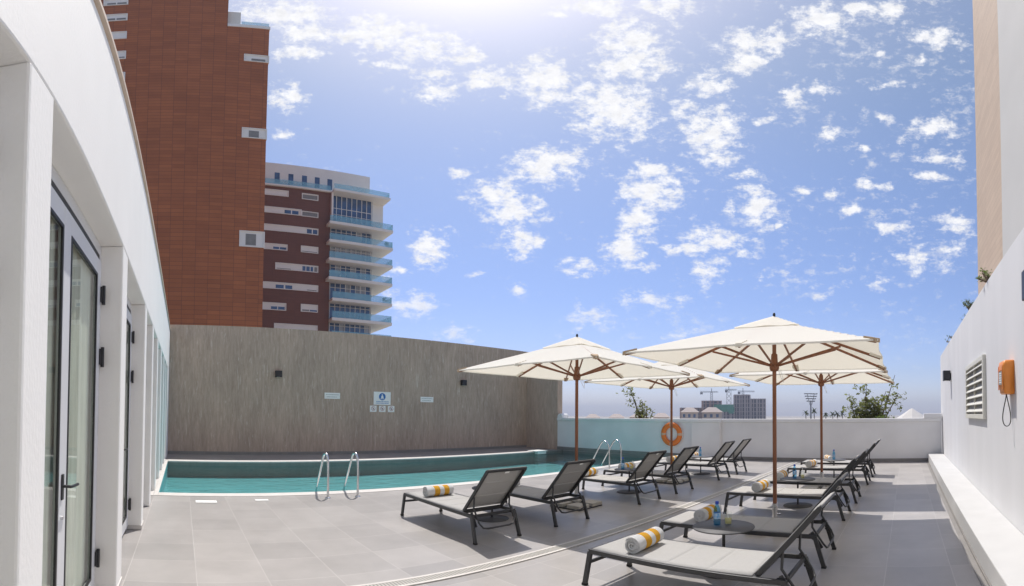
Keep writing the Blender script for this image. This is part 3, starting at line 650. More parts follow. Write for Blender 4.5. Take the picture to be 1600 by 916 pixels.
# ------------------------------------------------------------------ plants
def leafy(name, label, cat, base, trunk_h, limbs, leaves, lsize, spread, lm, seed, group=None):
    """Tapered trunk with forking limbs; leaves sit in loose clumps along the outer limbs."""
    rnd = random.Random(seed); o = thing(name, label, cat, base, 0, group); tr = MB(); lf = MB(); tips = []
    top = Vector((rnd.uniform(-.15, .15), rnd.uniform(-.15, .15), trunk_h)); r0_ = .035 + trunk_h*.008
    tr.tube([(0, 0, 0), (top.x*.4 + .05, top.y*.4, trunk_h*.5), top], [r0_*1.3, r0_, r0_*.75], 8)
    for (dx, dy, dz, n) in limbs:
        p0 = top*rnd.uniform(.75, 1.0); end = top + Vector((dx, dy, dz)); mid = (p0 + end)/2 + Vector((rnd.uniform(-.12, .12), rnd.uniform(-.12, .12), rnd.uniform(0, .15)))
        tr.tube([p0, mid, end], [r0_*.55, r0_*.35, r0_*.12], 6)
        for k in range(n):
            t = rnd.uniform(.35, 1.0); q = (mid + (end - mid)*((t - .5)*2) if t > .5 else p0 + (mid - p0)*(t*2))
            tw = q + Vector((rnd.gauss(0, spread), rnd.gauss(0, spread), rnd.gauss(.05, spread*.8)))
            tr.tube([q, tw], [r0_*.12, r0_*.05], 4, caps=False); tips.append((q, tw))
    for (q, tw) in tips:
        for k in range(leaves):
            c = q + (tw - q)*rnd.uniform(.3, 1.15) + Vector((rnd.gauss(0, lsize*.9), rnd.gauss(0, lsize*.9), rnd.gauss(0, lsize*.9)))
            u = Vector((rnd.gauss(0, 1), rnd.gauss(0, 1), rnd.gauss(0, .8))).normalized()*lsize*rnd.uniform(.6, 1.15); v_ = u.orthogonal().normalized()*u.length*.42
            v_.rotate(Matrix.Rotation(rnd.uniform(0, 6.28), 3, u)); n_ = u.cross(v_).normalized()*lsize*.12
            lf.add([c - u, c + v_ + n_, c + u, c - v_ + n_], [(0, 1, 2), (0, 2, 3)])
    tr.build('trunk', BARK, o); lf.build('crown', lm, o, fix=False); return o
leafy('tree', 'spindly small leaved tree leaning left behind the parapet beside the far roofs', 'tree', (-10.75, 16.9, GZ), 7.2, [(-.35, 0, .45, 9), (-.6, .1, 1.0, 12), (-.2, .1, .9, 9), (.1, 0, .6, 5), (-.75, -.1, 1.5, 9), (.35, .1, .5, 3), (-.1, 0, .2, 6)], 10, .085, .16, LEAF, 11)
leafy('tree', 'bushy olive green tree behind the parapet to the right of the umbrellas', 'tree', (-1.75, 20, GZ), 6.9, [(-.5, 0, .9, 20), (-.9, .1, 1.5, 14), (-.2, .2, 1.4, 26), (.3, 0, 1.1, 24), (.0, .1, .6, 24), (.75, .1, 1.6, 10), (.55, 0, .6, 16), (1.15, 0, 2.3, 7), (-.35, -.1, .5, 20), (.9, 0, .3, 14), (1.3, .1, 1.5, 5), (-.1, 0, 2.0, 12)], 13, .10, .20, LEAF, 23)
leafy('shrub', 'small green shrub peeping over the parapet beside the bushy olive green tree', 'shrub', (-.95, 18.5, GZ), 7.05, [(-.3, 0, .3, 10), (.2, 0, .28, 10), (.45, 0, .2, 8), (0, 0, .35, 10)], 10, .08, .12, LEAF2, 31)
def palm(px, dist, ztop, label, seed):
    rnd = random.Random(seed); c = polar(AZ(px), dist); o = thing('palm_tree', label, 'palm tree', (c[0], c[1], GZ), 0, 'palm trees beyond the parapet'); h = ztop - GZ
    m = MB(); m.tube([(0, 0, 0), (.15, 0, h*.5), (0, 0, h)], [.28, .2, .17], 8); m.build('trunk', BARK, o)
    m = MB()
    for k in range(22):
        a = rnd.uniform(0, 6.28); e = rnd.uniform(-.5, 1.2); p = Vector((0, 0, h)); d_ = Vector((cos(a)*cos(e), sin(a)*cos(e), sin(e))); pr = None
        for s_ in range(6):
            wd = .35*(1 - s_/6) + .05; sd_ = Vector((-sin(a), cos(a), 0))*wd
            if pr: m.add([pr[0], pr[1], p + sd_, p - sd_], [(0, 1, 2, 3)])
            pr = (p - sd_, p + sd_); p = p + d_*.42; d_ = (d_ + Vector((0, 0, -.22))).normalized()
    m.build('crown', PALM, o, fix=False)
for k, (px, z, lab) in enumerate(((1259, 2.2, 'leftmost far palm, left of the floodlight mast'), (1272, 2.9, 'tallest far palm, at the foot of the floodlight mast'), (1290, 1.6, 'low far palm just right of the floodlight mast'),
        (1301, 1.5, 'first palm of the short even row left of the bushy tree'), (1308, 1.65, 'second palm of the short even row left of the bushy tree'), (1316, 1.6, 'third palm of the short even row left of the bushy tree'))):
    palm(px, 195, z, lab, 40 + k)
for k, (x, y, z, hh, n, lab) in enumerate(((1.25, 6.4, 3.36, .12, 16, 'green tuft on top of the white side wall by the tan cladding'), (1.25, 8.6, 3.36, .24, 24, 'taller weedy plant on top of the white side wall, next one along from the tuft'), (1.25, 9.7, 3.36, .09, 9, 'low yellowish sprig on top of the white side wall'), (1.25, 12.0, 3.36, .08, 6, 'smallest green sprig on top of the white side wall, farthest along'))):
    leafy('wall_plant', lab, 'plant', (x, y, z), hh*.3, [(random.uniform(-.14, .06), random.uniform(-.25, .25), hh*random.uniform(.3, .8), n//3) for _ in range(5)], 7, .02, .026, LEAF2, 60 + k, 'plants on the side wall')

# ------------------------------------------------------------------ pool ladders
def ladder(y0, label, x0=-7.52, used=None):
    o = thing('pool_ladder', label, 'pool ladder', (x0, y0, 0), 0, 'steel pool ladders')
    for k in (0, .55):
        pts = [(0, k, .0), (0, k, .2), (0, k, .55), (-.03, k, .68), (-.09, k, .76), (-.17, k, .785), (-.25, k, .75), (-.32, k, .66), (-.46, k, .42), (-.60, k, .20), (-.70, k, .05), (-.735, k, -.05), (-.74, k, -.5)]
        sm = []
        for i in range(len(pts)-1):
            for t in (0, .5): sm.append(Vector(pts[i]).lerp(Vector(pts[i+1]), t))
        sm.append(Vector(pts[-1]))
        for _ in range(2): sm = [sm[0]] + [(sm[i-1] + sm[i]*2 + sm[i+1])/4 for i in range(1, len(sm)-1)] + [sm[-1]]
        r = MB().tube(sm, .021, 12).build('rail', STEEL, o)
        fl = MB(); fl.lathe([(0, .022), (.03, .022), (.045, .014), (.05, .001)], (0, k, 0), 20); fl.build('flange', STEEL, r)
    for z in (-.22, -.45):
        s_ = MB(); s_.box((-.78, .02, z), (-.70, .53, z + .02)); s_.build('step', STEEL, o)
    return o
ladder(2.48, 'curved steel pool ladder in front of the blue roundel sign, nearest to the white building')
ladder(10.02, 'curved steel pool ladder at the far end of the pool near the parapet')
for (x, y, wx, wy, lab) in ((-7.47, .24, .18, .34, 'larger white depth marker tile at the pool edge'), (-7.55, 1.22, .11, .22, 'smaller white depth marker tile at the pool edge, closer to the ladder')):
    m = MB(); m.box((x, y, .004), (x + wx, y + wy, .010)); tag(m.build('marker_tile', SIGNW, bevel=.002), lab, 'tile', 'white marker tiles')
sk = thing('skimmer_box', 'white skimmer lid at the far end of the white pool coping', 'skimmer', (-13.3, 12.75, .02))
m = MB(); m.box((-.16, -.22, 0), (.34, .42, .035)); m.build('lid', SIGNW, sk, bevel=.006)
m = MB(); m.box((.16, -.12, -.10), (.33, .34, -.001)); m.build('mouth', SIGNW, sk)

# ------------------------------------------------------------------ things on the walls
def text_bars(rows, x, mi=0):
    """Rows of small print too fine to read: dashes of uneven word length (y0, y1, z, height)."""
    m = MB(); rnd = random.Random(int(rows[0][2]*1000))
    for (y0, y1, z, h) in rows:
        y = y0
        while y < y1 - .01:
            w = min(rnd.uniform(.02, .06), y1 - y); m.box((x, y, z), (x + .0015, y + w, z + h)); y += w + .012
    return m
def wall_lamp(p, nx, label, sc=1):
    o = thing('wall_lamp', label, 'wall lamp', p, 0 if nx > 0 else pi, 'black wall lamps')
    m = MB(); m.box((0, -.05*sc, -.06*sc), (.02, .05*sc, .06*sc)); m.build('wall_plate', BLACKM, o)
    m = MB(); m.box((.02, -.11*sc, -.11*sc), (.17*sc, .11*sc, .11*sc)); h = m.build('housing', BLACKM, o, bevel=.008)
    m = MB(); m.box((.05, -.075*sc, -.1115*sc), (.14*sc, .075*sc, -.1101*sc)); m.build('lens', SIGNW, h); return o
wall_lamp((-15.45, 3.23, 2.77), 1, 'square black wall lamp on the grey stone wall, left of the white notices')
wall_lamp((-15.45, 10.73, 2.76), 1, 'square black wall lamp on the grey stone wall, below the left umbrella canopy')
lm_ = wall_lamp((1.13, 11.5, 2.44), -1, 'black wall lamp on the white side wall beyond the slatted vent', 1.15)
wall_lamp((1.13, 3.47, 2.54), -1, 'black wall lamp on the white side wall, closest to the camera at the frame edge', 1.15)
def plate(name, y0, y1, z0, z1, label, X=-15.45, th=.012, cat='sign', group=None):
    o = thing(name, label, cat, (X, (y0 + y1)/2, (z0 + z1)/2), 0, group)
    m = MB(); m.box((.002, -(y1-y0)/2, -(z1-z0)/2), (th, (y1-y0)/2, (z1-z0)/2)); m.build('panel', SIGNW, o, bevel=.002); return o, (y1-y0)/2, (z1-z0)/2
for (y0, y1, z0, z1, lab) in ((4.91, 5.49, 1.965, 2.18, 'larger white notice plate with faint lines, left of the blue roundel sign'), (8.77, 9.35, 1.93, 2.135, 'smaller white notice plate with faint lines, right of the blue roundel sign')):
    o, hw, hh = plate('notice_plate', y0, y1, z0, z1, lab, group='white notice plates')
    for q_ in ((-hw + .05, hw - .05, .03, .018), (-hw + .08, hw - .1, -.05, .018)): text_bars([q_], .0125).build('print', SIGNG, o)
o, hw, hh = plate('information_sign', 6.80, 7.49, 1.79, 2.27, 'white sign with a blue roundel above rows of small print on the stone wall')
m = MB(); m.tube([(.0122, 0, .06), (.0150, 0, .06)], .135, 32); m.build('roundel', SIGNB, o)
m = MB()
m.tube([(.0152, 0, .125), (.0168, 0, .125)], .026, 16)
m.prism([(.0152, -.035, .095), (.0152, .035, .095), (.0152, .055, .0), (.0152, -.055, .0)], (.0016, 0, 0))
m.prism([(.0152, -.085, -.01), (.0152, .085, -.01), (.0152, .07, -.03), (.0152, -.07, -.03)], (.0016, 0, 0))
m.build('figure', SIGNW, o)
for q_ in ((-.24, .26, -.135, .022), (-.26, .26, -.19, .022)): text_bars([q_], .0125).build('print', SIGNB, o)
for (y0, lab, k) in ((6.655, 'left', 0), (7.02, 'middle', 1), (7.385, 'right', 2)):
    o, hw, hh = plate('prohibition_sign', y0, y0 + .265, 1.525, 1.755, 'small white square prohibition sign with faint red ring, %s of the row of three' % lab, group='small prohibition signs')
    m = MB(); m.tube([(.0135, .075*cos(a*pi/12), .01 + .075*sin(a*pi/12)) for a in range(24)], .0065, 6, closed=True)
    m.bar((.0135, -.05, .06), (.0135, .05, -.04), .012, .003, up=(1, 0, 0)); m.build('ring', SIGNR, o)
    m = MB(); m.prism([[(.0125, -.03, -.03), (.0125, .02, -.03), (.0125, .03, .03), (.0125, -.01, .05)], [(.0125, -.04, 0), (.0125, 0, .05), (.0125, .04, .01), (.0125, .0, -.04)], [(.0125, -.02, -.04), (.0125, .03, -.03), (.0125, .015, .05), (.0125, -.03, .03)]][k], (.0012, 0, 0)); m.build('symbol', SIGNG, o)
# slatted vent on the side wall
v = thing('louvre_vent', 'cream slatted louvre vent set in the white side wall', 'vent', (1.13, 7.35, 1.87), pi)
hy, hz_ = .95, .46
m = MB(); t = .07
m.box((-.02, -hy, hz_ - t), (.05, hy, hz_)); m.box((-.02, -hy, -hz_), (.05, hy, -hz_ + t)); m.box((-.02, -hy, -hz_ + t), (.05, -hy + t, hz_ - t)); m.box((-.02, hy - t, -hz_ + t), (.05, hy, hz_ - t)); m.box((-.02, -.02, -hz_ + t), (.035, .02, hz_ - t))
m.build('frame', CREAM, v, bevel=.004)
m = MB(); m.box((.001, -hy + t, -hz_ + t), (.004, hy - t, hz_ - t)); m.build('backing', SKIRT, v)
for k in range(7):
    z = -hz_ + t + .03 + k*(2*hz_ - 2*t)/7
    m = MB(); m.prism([(.006, -hy + t, z + .055), (.012, -hy + t, z + .062), (.052, -hy + t, z + .012), (.046, -hy + t, z)], (0, 2*hy - 2*t, 0)); m.build('slat', CREAM, v)
# emergency phone
ph = thing('wall_phone', 'orange emergency phone with a hanging cord loop on the white side wall', 'phone', (1.13, 4.81, 1.875), pi); ph.scale = (.74, .68, .60)
m = MB(); sec = [(-.30, .17, .13), (-.27, .185, .15), (.20, .185, .17), (.28, .175, .155), (.30, .15, .12)]
vs = []; fs = []
def rr(hw, dp):
    c = .035; pts = []
    for (cx, cy, a0) in ((dp - c, hw - c, 0), (dp - c, -hw + c, -pi/2)):
        rng = [a0 + pi/2*j/4 for j in range(5)]
        if a0 == 0: rng = rng[::-1]
        else: rng = rng[::-1]
        pts += [(cx + c*cos(a), cy + c*sin(a)) for a in rng]
    return [(0.001, hw)] + pts + [(0.001, -hw)]
for (z, hw, dp) in sec:
    for (x, y) in rr(hw, dp): vs.append((x, y, z))
k = len(vs)//len(sec)
for i in range(len(sec)-1):
    for j in range(k): fs.append((i*k+j, i*k+(j+1) % k, (i+1)*k+(j+1) % k, (i+1)*k+j))
fs += [tuple(range(k)), tuple(range(len(vs)-k, len(vs)))]
m.add(vs, fs, 0, True); m.build('housing', ORANGE2, ph)
m = MB(); m.box((.1601, -.13, .115), (.182, .13, .125)); m.box((.16, -.1505, -.22), (.176, -.13, .2)); m.box((.16, .13, -.22), (.176, .1505, .2)); m.build('door_edge', ORANGE2, ph)
m = MB(); m.box((.155, -.10, -.13), (.1765, .12, .10)); m.build('label_plate', SIGNG, ph)
m = MB()
for i in range(5): m.box((.1766, -.075 + (i % 2)*.02, -.10 + i*.04), (.179, .095, -.10 + i*.04 + .018))
m.build('print', SIGNW, ph)
m = MB(); loop = []
for i in range(33):
    a = i/32; ww = sin(pi*a)**.9; s_ = 1 if a < .5 else -1
    th = 2*pi*a; loop.append((.085 + .095*sin(th)*(.55 - .45*cos(th)), .02*sin(th), -.30 - .57*(1 - cos(th))/2))
m.tube(loop, .008, 8); m.build('cord', BLACKM, ph)

# life ring on the parapet
lr_ = thing('life_ring', 'orange life ring with pale bands hanging on the white parapet', 'life ring', (-7.95, 14.3, .815))
m = MB(); R_, r_ = .33, .095
m.grid(lambda u, v_: ((R_ + r_*cos(2*pi*v_))*cos(2*pi*u), -.062 + r_*.62*sin(2*pi*v_), (R_ + r_*cos(2*pi*v_))*sin(2*pi*u)), 56, 16); m.build('ring', ORANGE, lr_)
for a0 in (0, 90, 180, 270):
    m = MB(); m.grid(lambda u, v_, a0=a0: ((R_ + (r_ + .004)*cos(2*pi*v_))*cos(radians(a0 - 7 + 14*u)), -.062 + (r_*.62 + .004)*sin(2*pi*v_), (R_ + (r_ + .004)*cos(2*pi*v_))*sin(radians(a0 - 7 + 14*u))), 5, 16); m.build('band', mat('pale_band', (.62, .42, .30), .4, var=.05) if a0 == 0 else MATS['pale_band'], lr_)
m = MB(); pts = []
for i in range(65):
    a = 2*pi*i/64; pts.append(((R_ + r_ + .012 + .02*abs(sin(2*a)))*cos(a), -.062, (R_ + r_ + .012 + .02*abs(sin(2*a)))*sin(a)))
m.tube(pts[:-1], .007, 6, closed=True); m.build('rope', SIGNW, lr_)

# ------------------------------------------------------------------ umbrellas
def umbrella():
    o = thing('umbrella', 'u', 'umbrella', (0, 0, 0), 0, 'cream square umbrellas on wooden poles')
    A, ZE, ZA = 1.37, 2.20, 2.72
    m = MB(); m.box((-.30, -.30, .0), (.30, .30, .018)); m.build('base_plate', ANTH, o)
    for (sx, sy) in ((-1, -1), (1, -1), (1, 1), (-1, 1)):
        m = MB(); m.box((sx*.045, sy*.045, .019), (sx*.30, sy*.30, .075)); m.build('weight_slab', CONC, o, bevel=.006)
    m = MB(); m.tube([(0, 0, .015), (0, 0, .36)], .034, 16); m.tube([(0, 0, .30), (0, 0, .33)], .04, 16); m.tube([(.03, 0, .22), (.075, 0, .22)], .012, 8); m.build('sleeve', STEEL, o)
    m = MB(); m.tube([(0, 0, .30), (0, 0, 2.70)], .026, 16); m.build('pole', WOOD, o)
    m = MB(); m.lathe([(.026, 2.05), (.05, 2.06), (.062, 2.09), (.062, 2.15), (.046, 2.17), (.04, 2.27), (.028, 2.28)], n=20); m.build('runner', WOOD, o)
    m = MB(); m.lathe([(.027, 2.60), (.07, 2.61), (.075, 2.66), (.05, 2.70), (.0, 2.71)], n=20); m.build('crown_hub', WOOD, o)
    ends = []
    for k in range(8):
        a = k*pi/4; e = A*(sqrt(2) if k % 2 else 1) - .03; d_ = Vector((cos(a), sin(a), 0)); ends.append(d_*e)
        p0 = d_*.05 + Vector((0, 0, 2.66)); p1 = d_*e + Vector((0, 0, ZE - .015)); md = p0.lerp(p1, .5) + Vector((0, 0, .0))
        m = MB(); m.bar(p0, p1, .020, .032); rb = m.build('rib', WOOD, o, bevel=.003)
        m = MB(); q0 = d_*.05 + Vector((0, 0, 2.125)); q1 = p0.lerp(p1, .50 if k % 2 else .62) - Vector((0, 0, .02)); m.bar(q0, q1, .018, .026); m.build('strut', WOOD, rb, bevel=.003)
    # canopy: straight over each rib, sagging a little between ribs, double sided cloth with thickness
    def ztop(x, y):
        r = max(abs(x), abs(y))/A; s = min(abs(x), abs(y))/max(1e-6, max(abs(x), abs(y)))
        return ZA - (ZA - ZE)*(r**.93) - .007*r*sin(pi*s)**2 + .004
    def pt(u, v_, dz=0):
        a, b_ = (u*2 - 1), (v_*2 - 1); sq = max(abs(a), abs(b_)); 
        edge = 1 - .012*sin(pi*min(abs(a), abs(b_))/max(1e-6, sq))**2*sq
        return (a*A*edge, b_*A*edge, ztop(a*A, b_*A) + dz)
    m = MB(); n = 32
    m.grid(lambda u, v_: pt(u, v_, .0), n, n)
    cv = m.build('canopy', CANVAS, o, fix=False)
    m = MB()   # narrow hanging hem
    for side in range(4):
        for i in range(n):
            q = []
            for t in (i/n, (i+1)/n):
                u, v_ = [(t, 0), (1, t), (1-t, 1), (0, 1-t)][side]; x, y, z = pt(u, v_); q.append(((x, y, z + .001), (x, y, z - .018)))
            m.add([q[0][0], q[1][0], q[1][1], q[0][1]], [(0, 1, 2, 3)], 0, True)
    m.build('hem', CANVAS, cv, fix=False)
    B = .40
    m = MB(); m.grid(lambda u, v_: ((u*2-1)*B, (v_*2-1)*B, ZA + .055 - .20*max(abs(u*2-1), abs(v_*2-1)) - .012*sin(pi*min(abs(u*2-1), abs(v_*2-1))/max(1e-6, max(abs(u*2-1), abs(v_*2-1))))**2), 12, 12)
    vc = m.build('vent_cap', CANVAS, o, fix=False)
    m = MB(); m.lathe([(.012, 2.76), (.02, 2.79), (.012, 2.815), (.0, 2.82)], n=12); m.build('finial', BLACKM, o)
    for e in ends:
        d_ = e.normalized(); t_ = Vector((-d_.y, d_.x, 0)); L_ = e.length; m = MB(); q = []
        for (r, w) in ((L_ - .13, .045), (L_ + .022, .03)):
            for s_ in (-1, 1):
                p = d_*r + t_*w*s_; q.append((p.x, p.y, ZA - (ZA - ZE)*((max(abs(d_.x), abs(d_.y))*r/A)**.93) + .013))
        q2 = [(x, y, z - .042) for (x, y, z) in q]
        m.add(q + q2, [(0, 1, 3, 2), (4, 6, 7, 5), (0, 4, 5, 1), (1, 5, 7, 3), (3, 7, 6, 2), (2, 6, 4, 0)]); m.build('corner_pocket', CANVAS if abs(abs(d_.x) - abs(d_.y)) > .1 else POCKET, cv)
    m = MB(); m.tube([(.04, .02, 2.1), (.07, .06, 1.98), (.10, .07, 1.92), (.085, .09, 2.0), (.06, .05, 2.08)], .004, 6); m.build('cord', SIGNW, o)
    return o
um = umbrella()
for i, (x, y, rz, lab) in enumerate(((-1.65, 5.62, .02, 'largest cream umbrella, its brown pole rising between the near right loungers'), (-4.88, 5.62, .05, 'cream umbrella standing in front of the grey stone wall'),
        (-1.66, 8.92, -.015, 'cream umbrella behind and below the largest one, in front of the bushy tree'), (-4.98, 8.92, .02, 'cream umbrella whose pole crosses the orange life ring'))):
    placed(um, i, (x, y, 0), rz, lab)

# ------------------------------------------------------------------ sun loungers (foot at -x, head at +x)
def lounger():
    o = thing('sun_lounger', 'l', 'sun lounger', (0, 0, 0), 0, 'anthracite sun loungers with grey sling fabric')
    HW, ZR = .315, .325; xf, xh, xe = -.90, .53, .745; top = Vector((.97, 0, .865)); hin = Vector((xh, 0, .345))
    m = MB()
    for s in (-1, 1): m.bar((xf, s*HW, ZR), (xe, s*HW, ZR - .008), .028, .042)
    m.bar((xf + .014, -HW, ZR), (xf + .014, HW, ZR), .028, .042); m.bar((xe - .014, -HW, ZR - .01), (xe - .014, HW, ZR - .01), .026, .035)
    m.bar((xh - .01, -HW, ZR), (xh - .01, HW, ZR), .03, .03); m.bar((-.2, -HW, ZR - .006), (-.2, HW, ZR - .006), .022, .022)
    m.bar((xf + .005, -HW, .225), (xf + .005, HW, .225), .022, .03)
    m.build('frame', ANTH, o, bevel=.004)
    for s in (-1, 1):
        for (a, b_) in (((xf + .012, s*HW, ZR), (xf - .035, s*(HW + .012), .012)), ((xe - .012, s*HW, ZR - .01), (xe + .075, s*(HW + .012), .012))):
            m = MB(); m.bar(a, b_, .042, .030, up=(0, 1, 0)); lg = m.build('leg', ANTH, o, bevel=.004)
            m = MB(); bx = b_[0]; m.box((bx - .024, b_[1] - .018, 0), (bx + .024, b_[1] + .018, .022)); m.build('foot_cap', RUBBER, lg, bevel=.003)
    # seat sling: padded fields between cross seams
    fw = HW - .012
    def seat(u, v_):
        x = xf + .02 + (xh - .03 - xf - .02)*u; y = (v_*2 - 1)*fw; c = (1 - (v_*2 - 1)**2)
        pad = .011*min(1, abs(sin(pi*u*4))*5); sag = -.016*sin(pi*u)
        return (x, y, ZR + .016 + (pad + sag)*min(1, c*3))
    m = MB(); m.grid(seat, 120, 8); st = m.build('seat', SLING, o); md_ = st.modifiers.new('cloth', 'SOLIDIFY'); md_.thickness = .008; md_.offset = 0
    d_ = (top - hin).normalized(); up_ = Vector((-d_.z, 0, d_.x)); L_ = (top - hin).length
    m = MB()
    for s in (-1, 1): m.bar(hin + Vector((0, s*(HW - .032), 0)), top + Vector((0, s*(HW - .032), 0)), .026, .036, up=up_)
    m.bar(top + Vector((0, -HW + .02, 0)), top + Vector((0, HW - .02, 0)), .034, .024, up=up_); m.bar(hin + Vector((0, -HW + .03, 0)), hin + Vector((0, HW - .03, 0)), .026, .026, up=up_)
    m.build('backrest_frame', ANTH, o, bevel=.004)
    def back(u, v_):
        p = hin + d_*(.02 + (L_ + .002)*u); y = (v_*2 - 1)*(fw - .03); c = 1 - (v_*2 - 1)**2
        pad = .011*min(1, abs(sin(pi*u*3.0))*5) - .022*sin(pi*u)
        return tuple(p + up_*(.020*min(1, 8*(1.02-u)) + (pad)*min(1, c*3)) + Vector((0, y, 0)))
    m = MB(); m.grid(back, 96, 8); bk = m.build('backrest', SLING, o); md_ = bk.modifiers.new('cloth', 'SOLIDIFY'); md_.thickness = .008; md_.offset = 0
    m = MB(); q = top - d_*.02 - up_*.020; m.bar(q + Vector((0, -.03, 0)), q + Vector((0, .03, 0)), .026, .003, up=up_); m.build('brand_tag', SIGNW, bk)
    pv = hin + d_*(L_*.38) - up_*.012
    pts = [pv + Vector((.0, -HW + .05, 0)), Vector((.70, -HW + .05, .40)), Vector((.80, -HW + .055, .24)), Vector((.83, -HW + .09, .185)), Vector((.835, -HW + .16, .172)), Vector((.835, HW - .16, .172)), Vector((.83, HW - .09, .185)), Vector((.80, HW - .055, .24)), Vector((.70, HW - .05, .40)), pv + Vector((0, HW - .05, 0))]
    m = MB(); m.tube(pts, .011, 10); m.build('support_bracket', ANTH, o)
    for s in (-1, 1):
        m = MB(); p0 = Vector((.70, s*(HW - .02), .36)); p1 = Vector((.80, s*(HW - .02), .20)); m.bar(p0, p1, .010, .03, up=(1, 0, .6))
        for k in range(4):
            q = p0.lerp(p1, .1 + .27*k); m.bar(q + Vector((-.012, 0, -.008)), q + Vector((-.036, 0, -.012)), .010, .018, up=(1, 0, 2))
        m.build('notched_rack', ANTH, o)
    return o
LG = lounger()
LROWS = [(-4.94, 3.385, 0, 'near left lounger of the pool side row, in full sun closest to the pool ladder'), (-4.96, 4.685, .01, 'second lounger of the pool side row, in umbrella shade beside the first'),
         (-4.97, 6.68, 0, 'third lounger of the pool side row, just behind the front umbrella pole'), (-4.95, 7.93, -.01, 'fourth lounger of the pool side row, paired around a table with bottle and glass'),
         (-4.96, 9.92, .015, 'fifth lounger of the pool side row, near the parapet and life ring'), (-4.95, 11.08, 0, 'last lounger of the pool side row, closest to the parapet'),
         (-1.545, 3.30, 0, 'closest lounger of the wall side row at the bottom of the picture, sunlit seat'), (-1.60, 4.57, .01, 'second lounger of the wall side row, shaded seat behind the round table'),
         (-1.69, 6.64, -.01, 'third lounger of the wall side row, with sunlit foot end behind the umbrella pole'), (-1.66, 7.92, 0, 'fourth lounger of the wall side row, fully shaded'),
         (-1.64, 9.95, .01, 'fifth lounger of the wall side row, just past the second right umbrella pole'), (-1.62, 11.15, 0, 'farthest lounger of the wall side row, in front of the shaded parapet')]
for i, (x, y, rz, lab) in enumerate(LROWS): placed(LG, i, (x, y, 0), rz, lab)

# ------------------------------------------------------------------ rolled towels
def towel(seed):
    rnd = random.Random(seed); m = MB(); Lh, turns, nt_, ny = .215, 4.3, 110, 30
    offs = [rnd.uniform(-.006, .006) for _ in range(12)]
    def prof(t, side):
        a = t*turns*2*pi + .8; r = .005 + .0655*t
        r += side*(.0068 if t < .97 else .0068*(1 - t)/.03)
        return a, r
    def surf(u, v_, side):
        a, r = prof(u, side); y = (v_*2 - 1)*Lh*(1 + .02*sin(a*.5 + seed)); y += offs[int(u*11)]*(1 if v_ > .5 else -1)*abs(v_*2-1)**4
        z = r*sin(a); z = max(z, -.066 - .002*abs(cos(a*3)))
        return (r*cos(a)*1.05 + .003*sin(v_*9 + seed), y, z + .070)
    def stripe(u, v_): return 1 if (.27 < v_ < .47 or .63 < v_ < .85) else 0
    m.grid(lambda u, v_: surf(u, v_, 1), nt_, ny, smooth=True, mfn=stripe); m.grid(lambda u, v_: surf(1-u, v_, -1), nt_, ny, smooth=True, mfn=stripe)
    for v_ in (0, 1):
        b = len(m.v)
        for i in range(nt_ + 1): m.v.append(surf(i/nt_, v_, 1)); m.v.append(surf(i/nt_, v_, -1))
        for i in range(nt_): m.f.append((b+2*i, b+2*i+1, b+2*i+3, b+2*i+2)); m.m.append(0); m.sm.append(False)
    return m
TW = [towel(3).build('towel', [TOWELW, TOWELY]), towel(5).build('towel', [TOWELW, TOWELY])]
TL = ['on the foot of the lounger nearest the pool ladder', 'on the shaded second lounger of the pool side row', 'on the third pool side lounger, behind a backrest', 'on the fourth pool side lounger, beside the glass', 'on the fifth pool side lounger near the life ring', 'on the last pool side lounger near the parapet',
      'on the closest lounger at the bottom of the picture', 'on the lounger next to the nearest blue bottle', 'on the third wall side lounger by a pole', 'on the fourth wall side lounger behind the pole', 'on the fifth wall side lounger', 'on the farthest wall side lounger, white end showing']
for i, (x, y, rz, lab) in enumerate(LROWS):
    o = TW[i] if i < 2 else TW[i % 2].copy()
    if i > 1: COL.objects.link(o)
    dx, dr_ = [(.40, .05), (.36, -.08), (.38, .1), (.36, 0), (.38, -.06), (.36, .1), (.355, .06), (.40, .02), (.42, -.05), (.36, .06), (.46, -.12), (.62, .45)][i]
    o.location = (x - .90 + dx, y + random.uniform(-.02, .02), .343); o.rotation_euler = (0, 0, dr_ + (pi if i % 3 == 1 else 0))
    tag(o, 'rolled white towel with yellow stripes ' + TL[i], 'towel', 'rolled striped towels')

# ------------------------------------------------------------------ side tables, bottles and glasses
def table():
    o = thing('side_table', 't', 'side table', (0, 0, 0), 0, 'round side tables between the loungers')
    m = MB(); m.lathe([(0, .434), (.27, .434), (.285, .438), (.288, .445), (.285, .450), (0, .450)], n=48); m.build('table_top', TABLEM, o)
    m = MB(); m.tube([(0, 0, .012), (0, 0, .434)], .015, 14); m.lathe([(.015, .40), (.05, .428), (.06, .434)], n=20); m.build('stem', ANTH, o)
    m = MB(); m.lathe([(0, 0), (.235, 0), (.24, .005), (.235, .012), (.03, .016), (.018, .03)], n=48); m.build('base', TABLEM, o); return o
BOTW = glass_mat('bottle_plastic', (.42, .74, .93), .03, .06, 1.3)
WATERB = glass_mat('bottle_water', (.72, .90, .97), .0, .05, 1.2)
CAPB = mat('blue_cap', (.01, .06, .45), .35, var=.04, vscale=50)
LABELB = mat('bottle_label', (.12, .38, .72), .45, col2=(.62, .74, .84), vscale=38, detail=1)
TUMB = glass_mat('tumbler_glass', (.94, .96, .95), .05, .02, 1.35)
JUICE = mat('lemon_drink', (.78, .70, .28), .3, var=.03); JUICE.node_tree.nodes['Principled BSDF'].inputs['Alpha'].default_value = .55
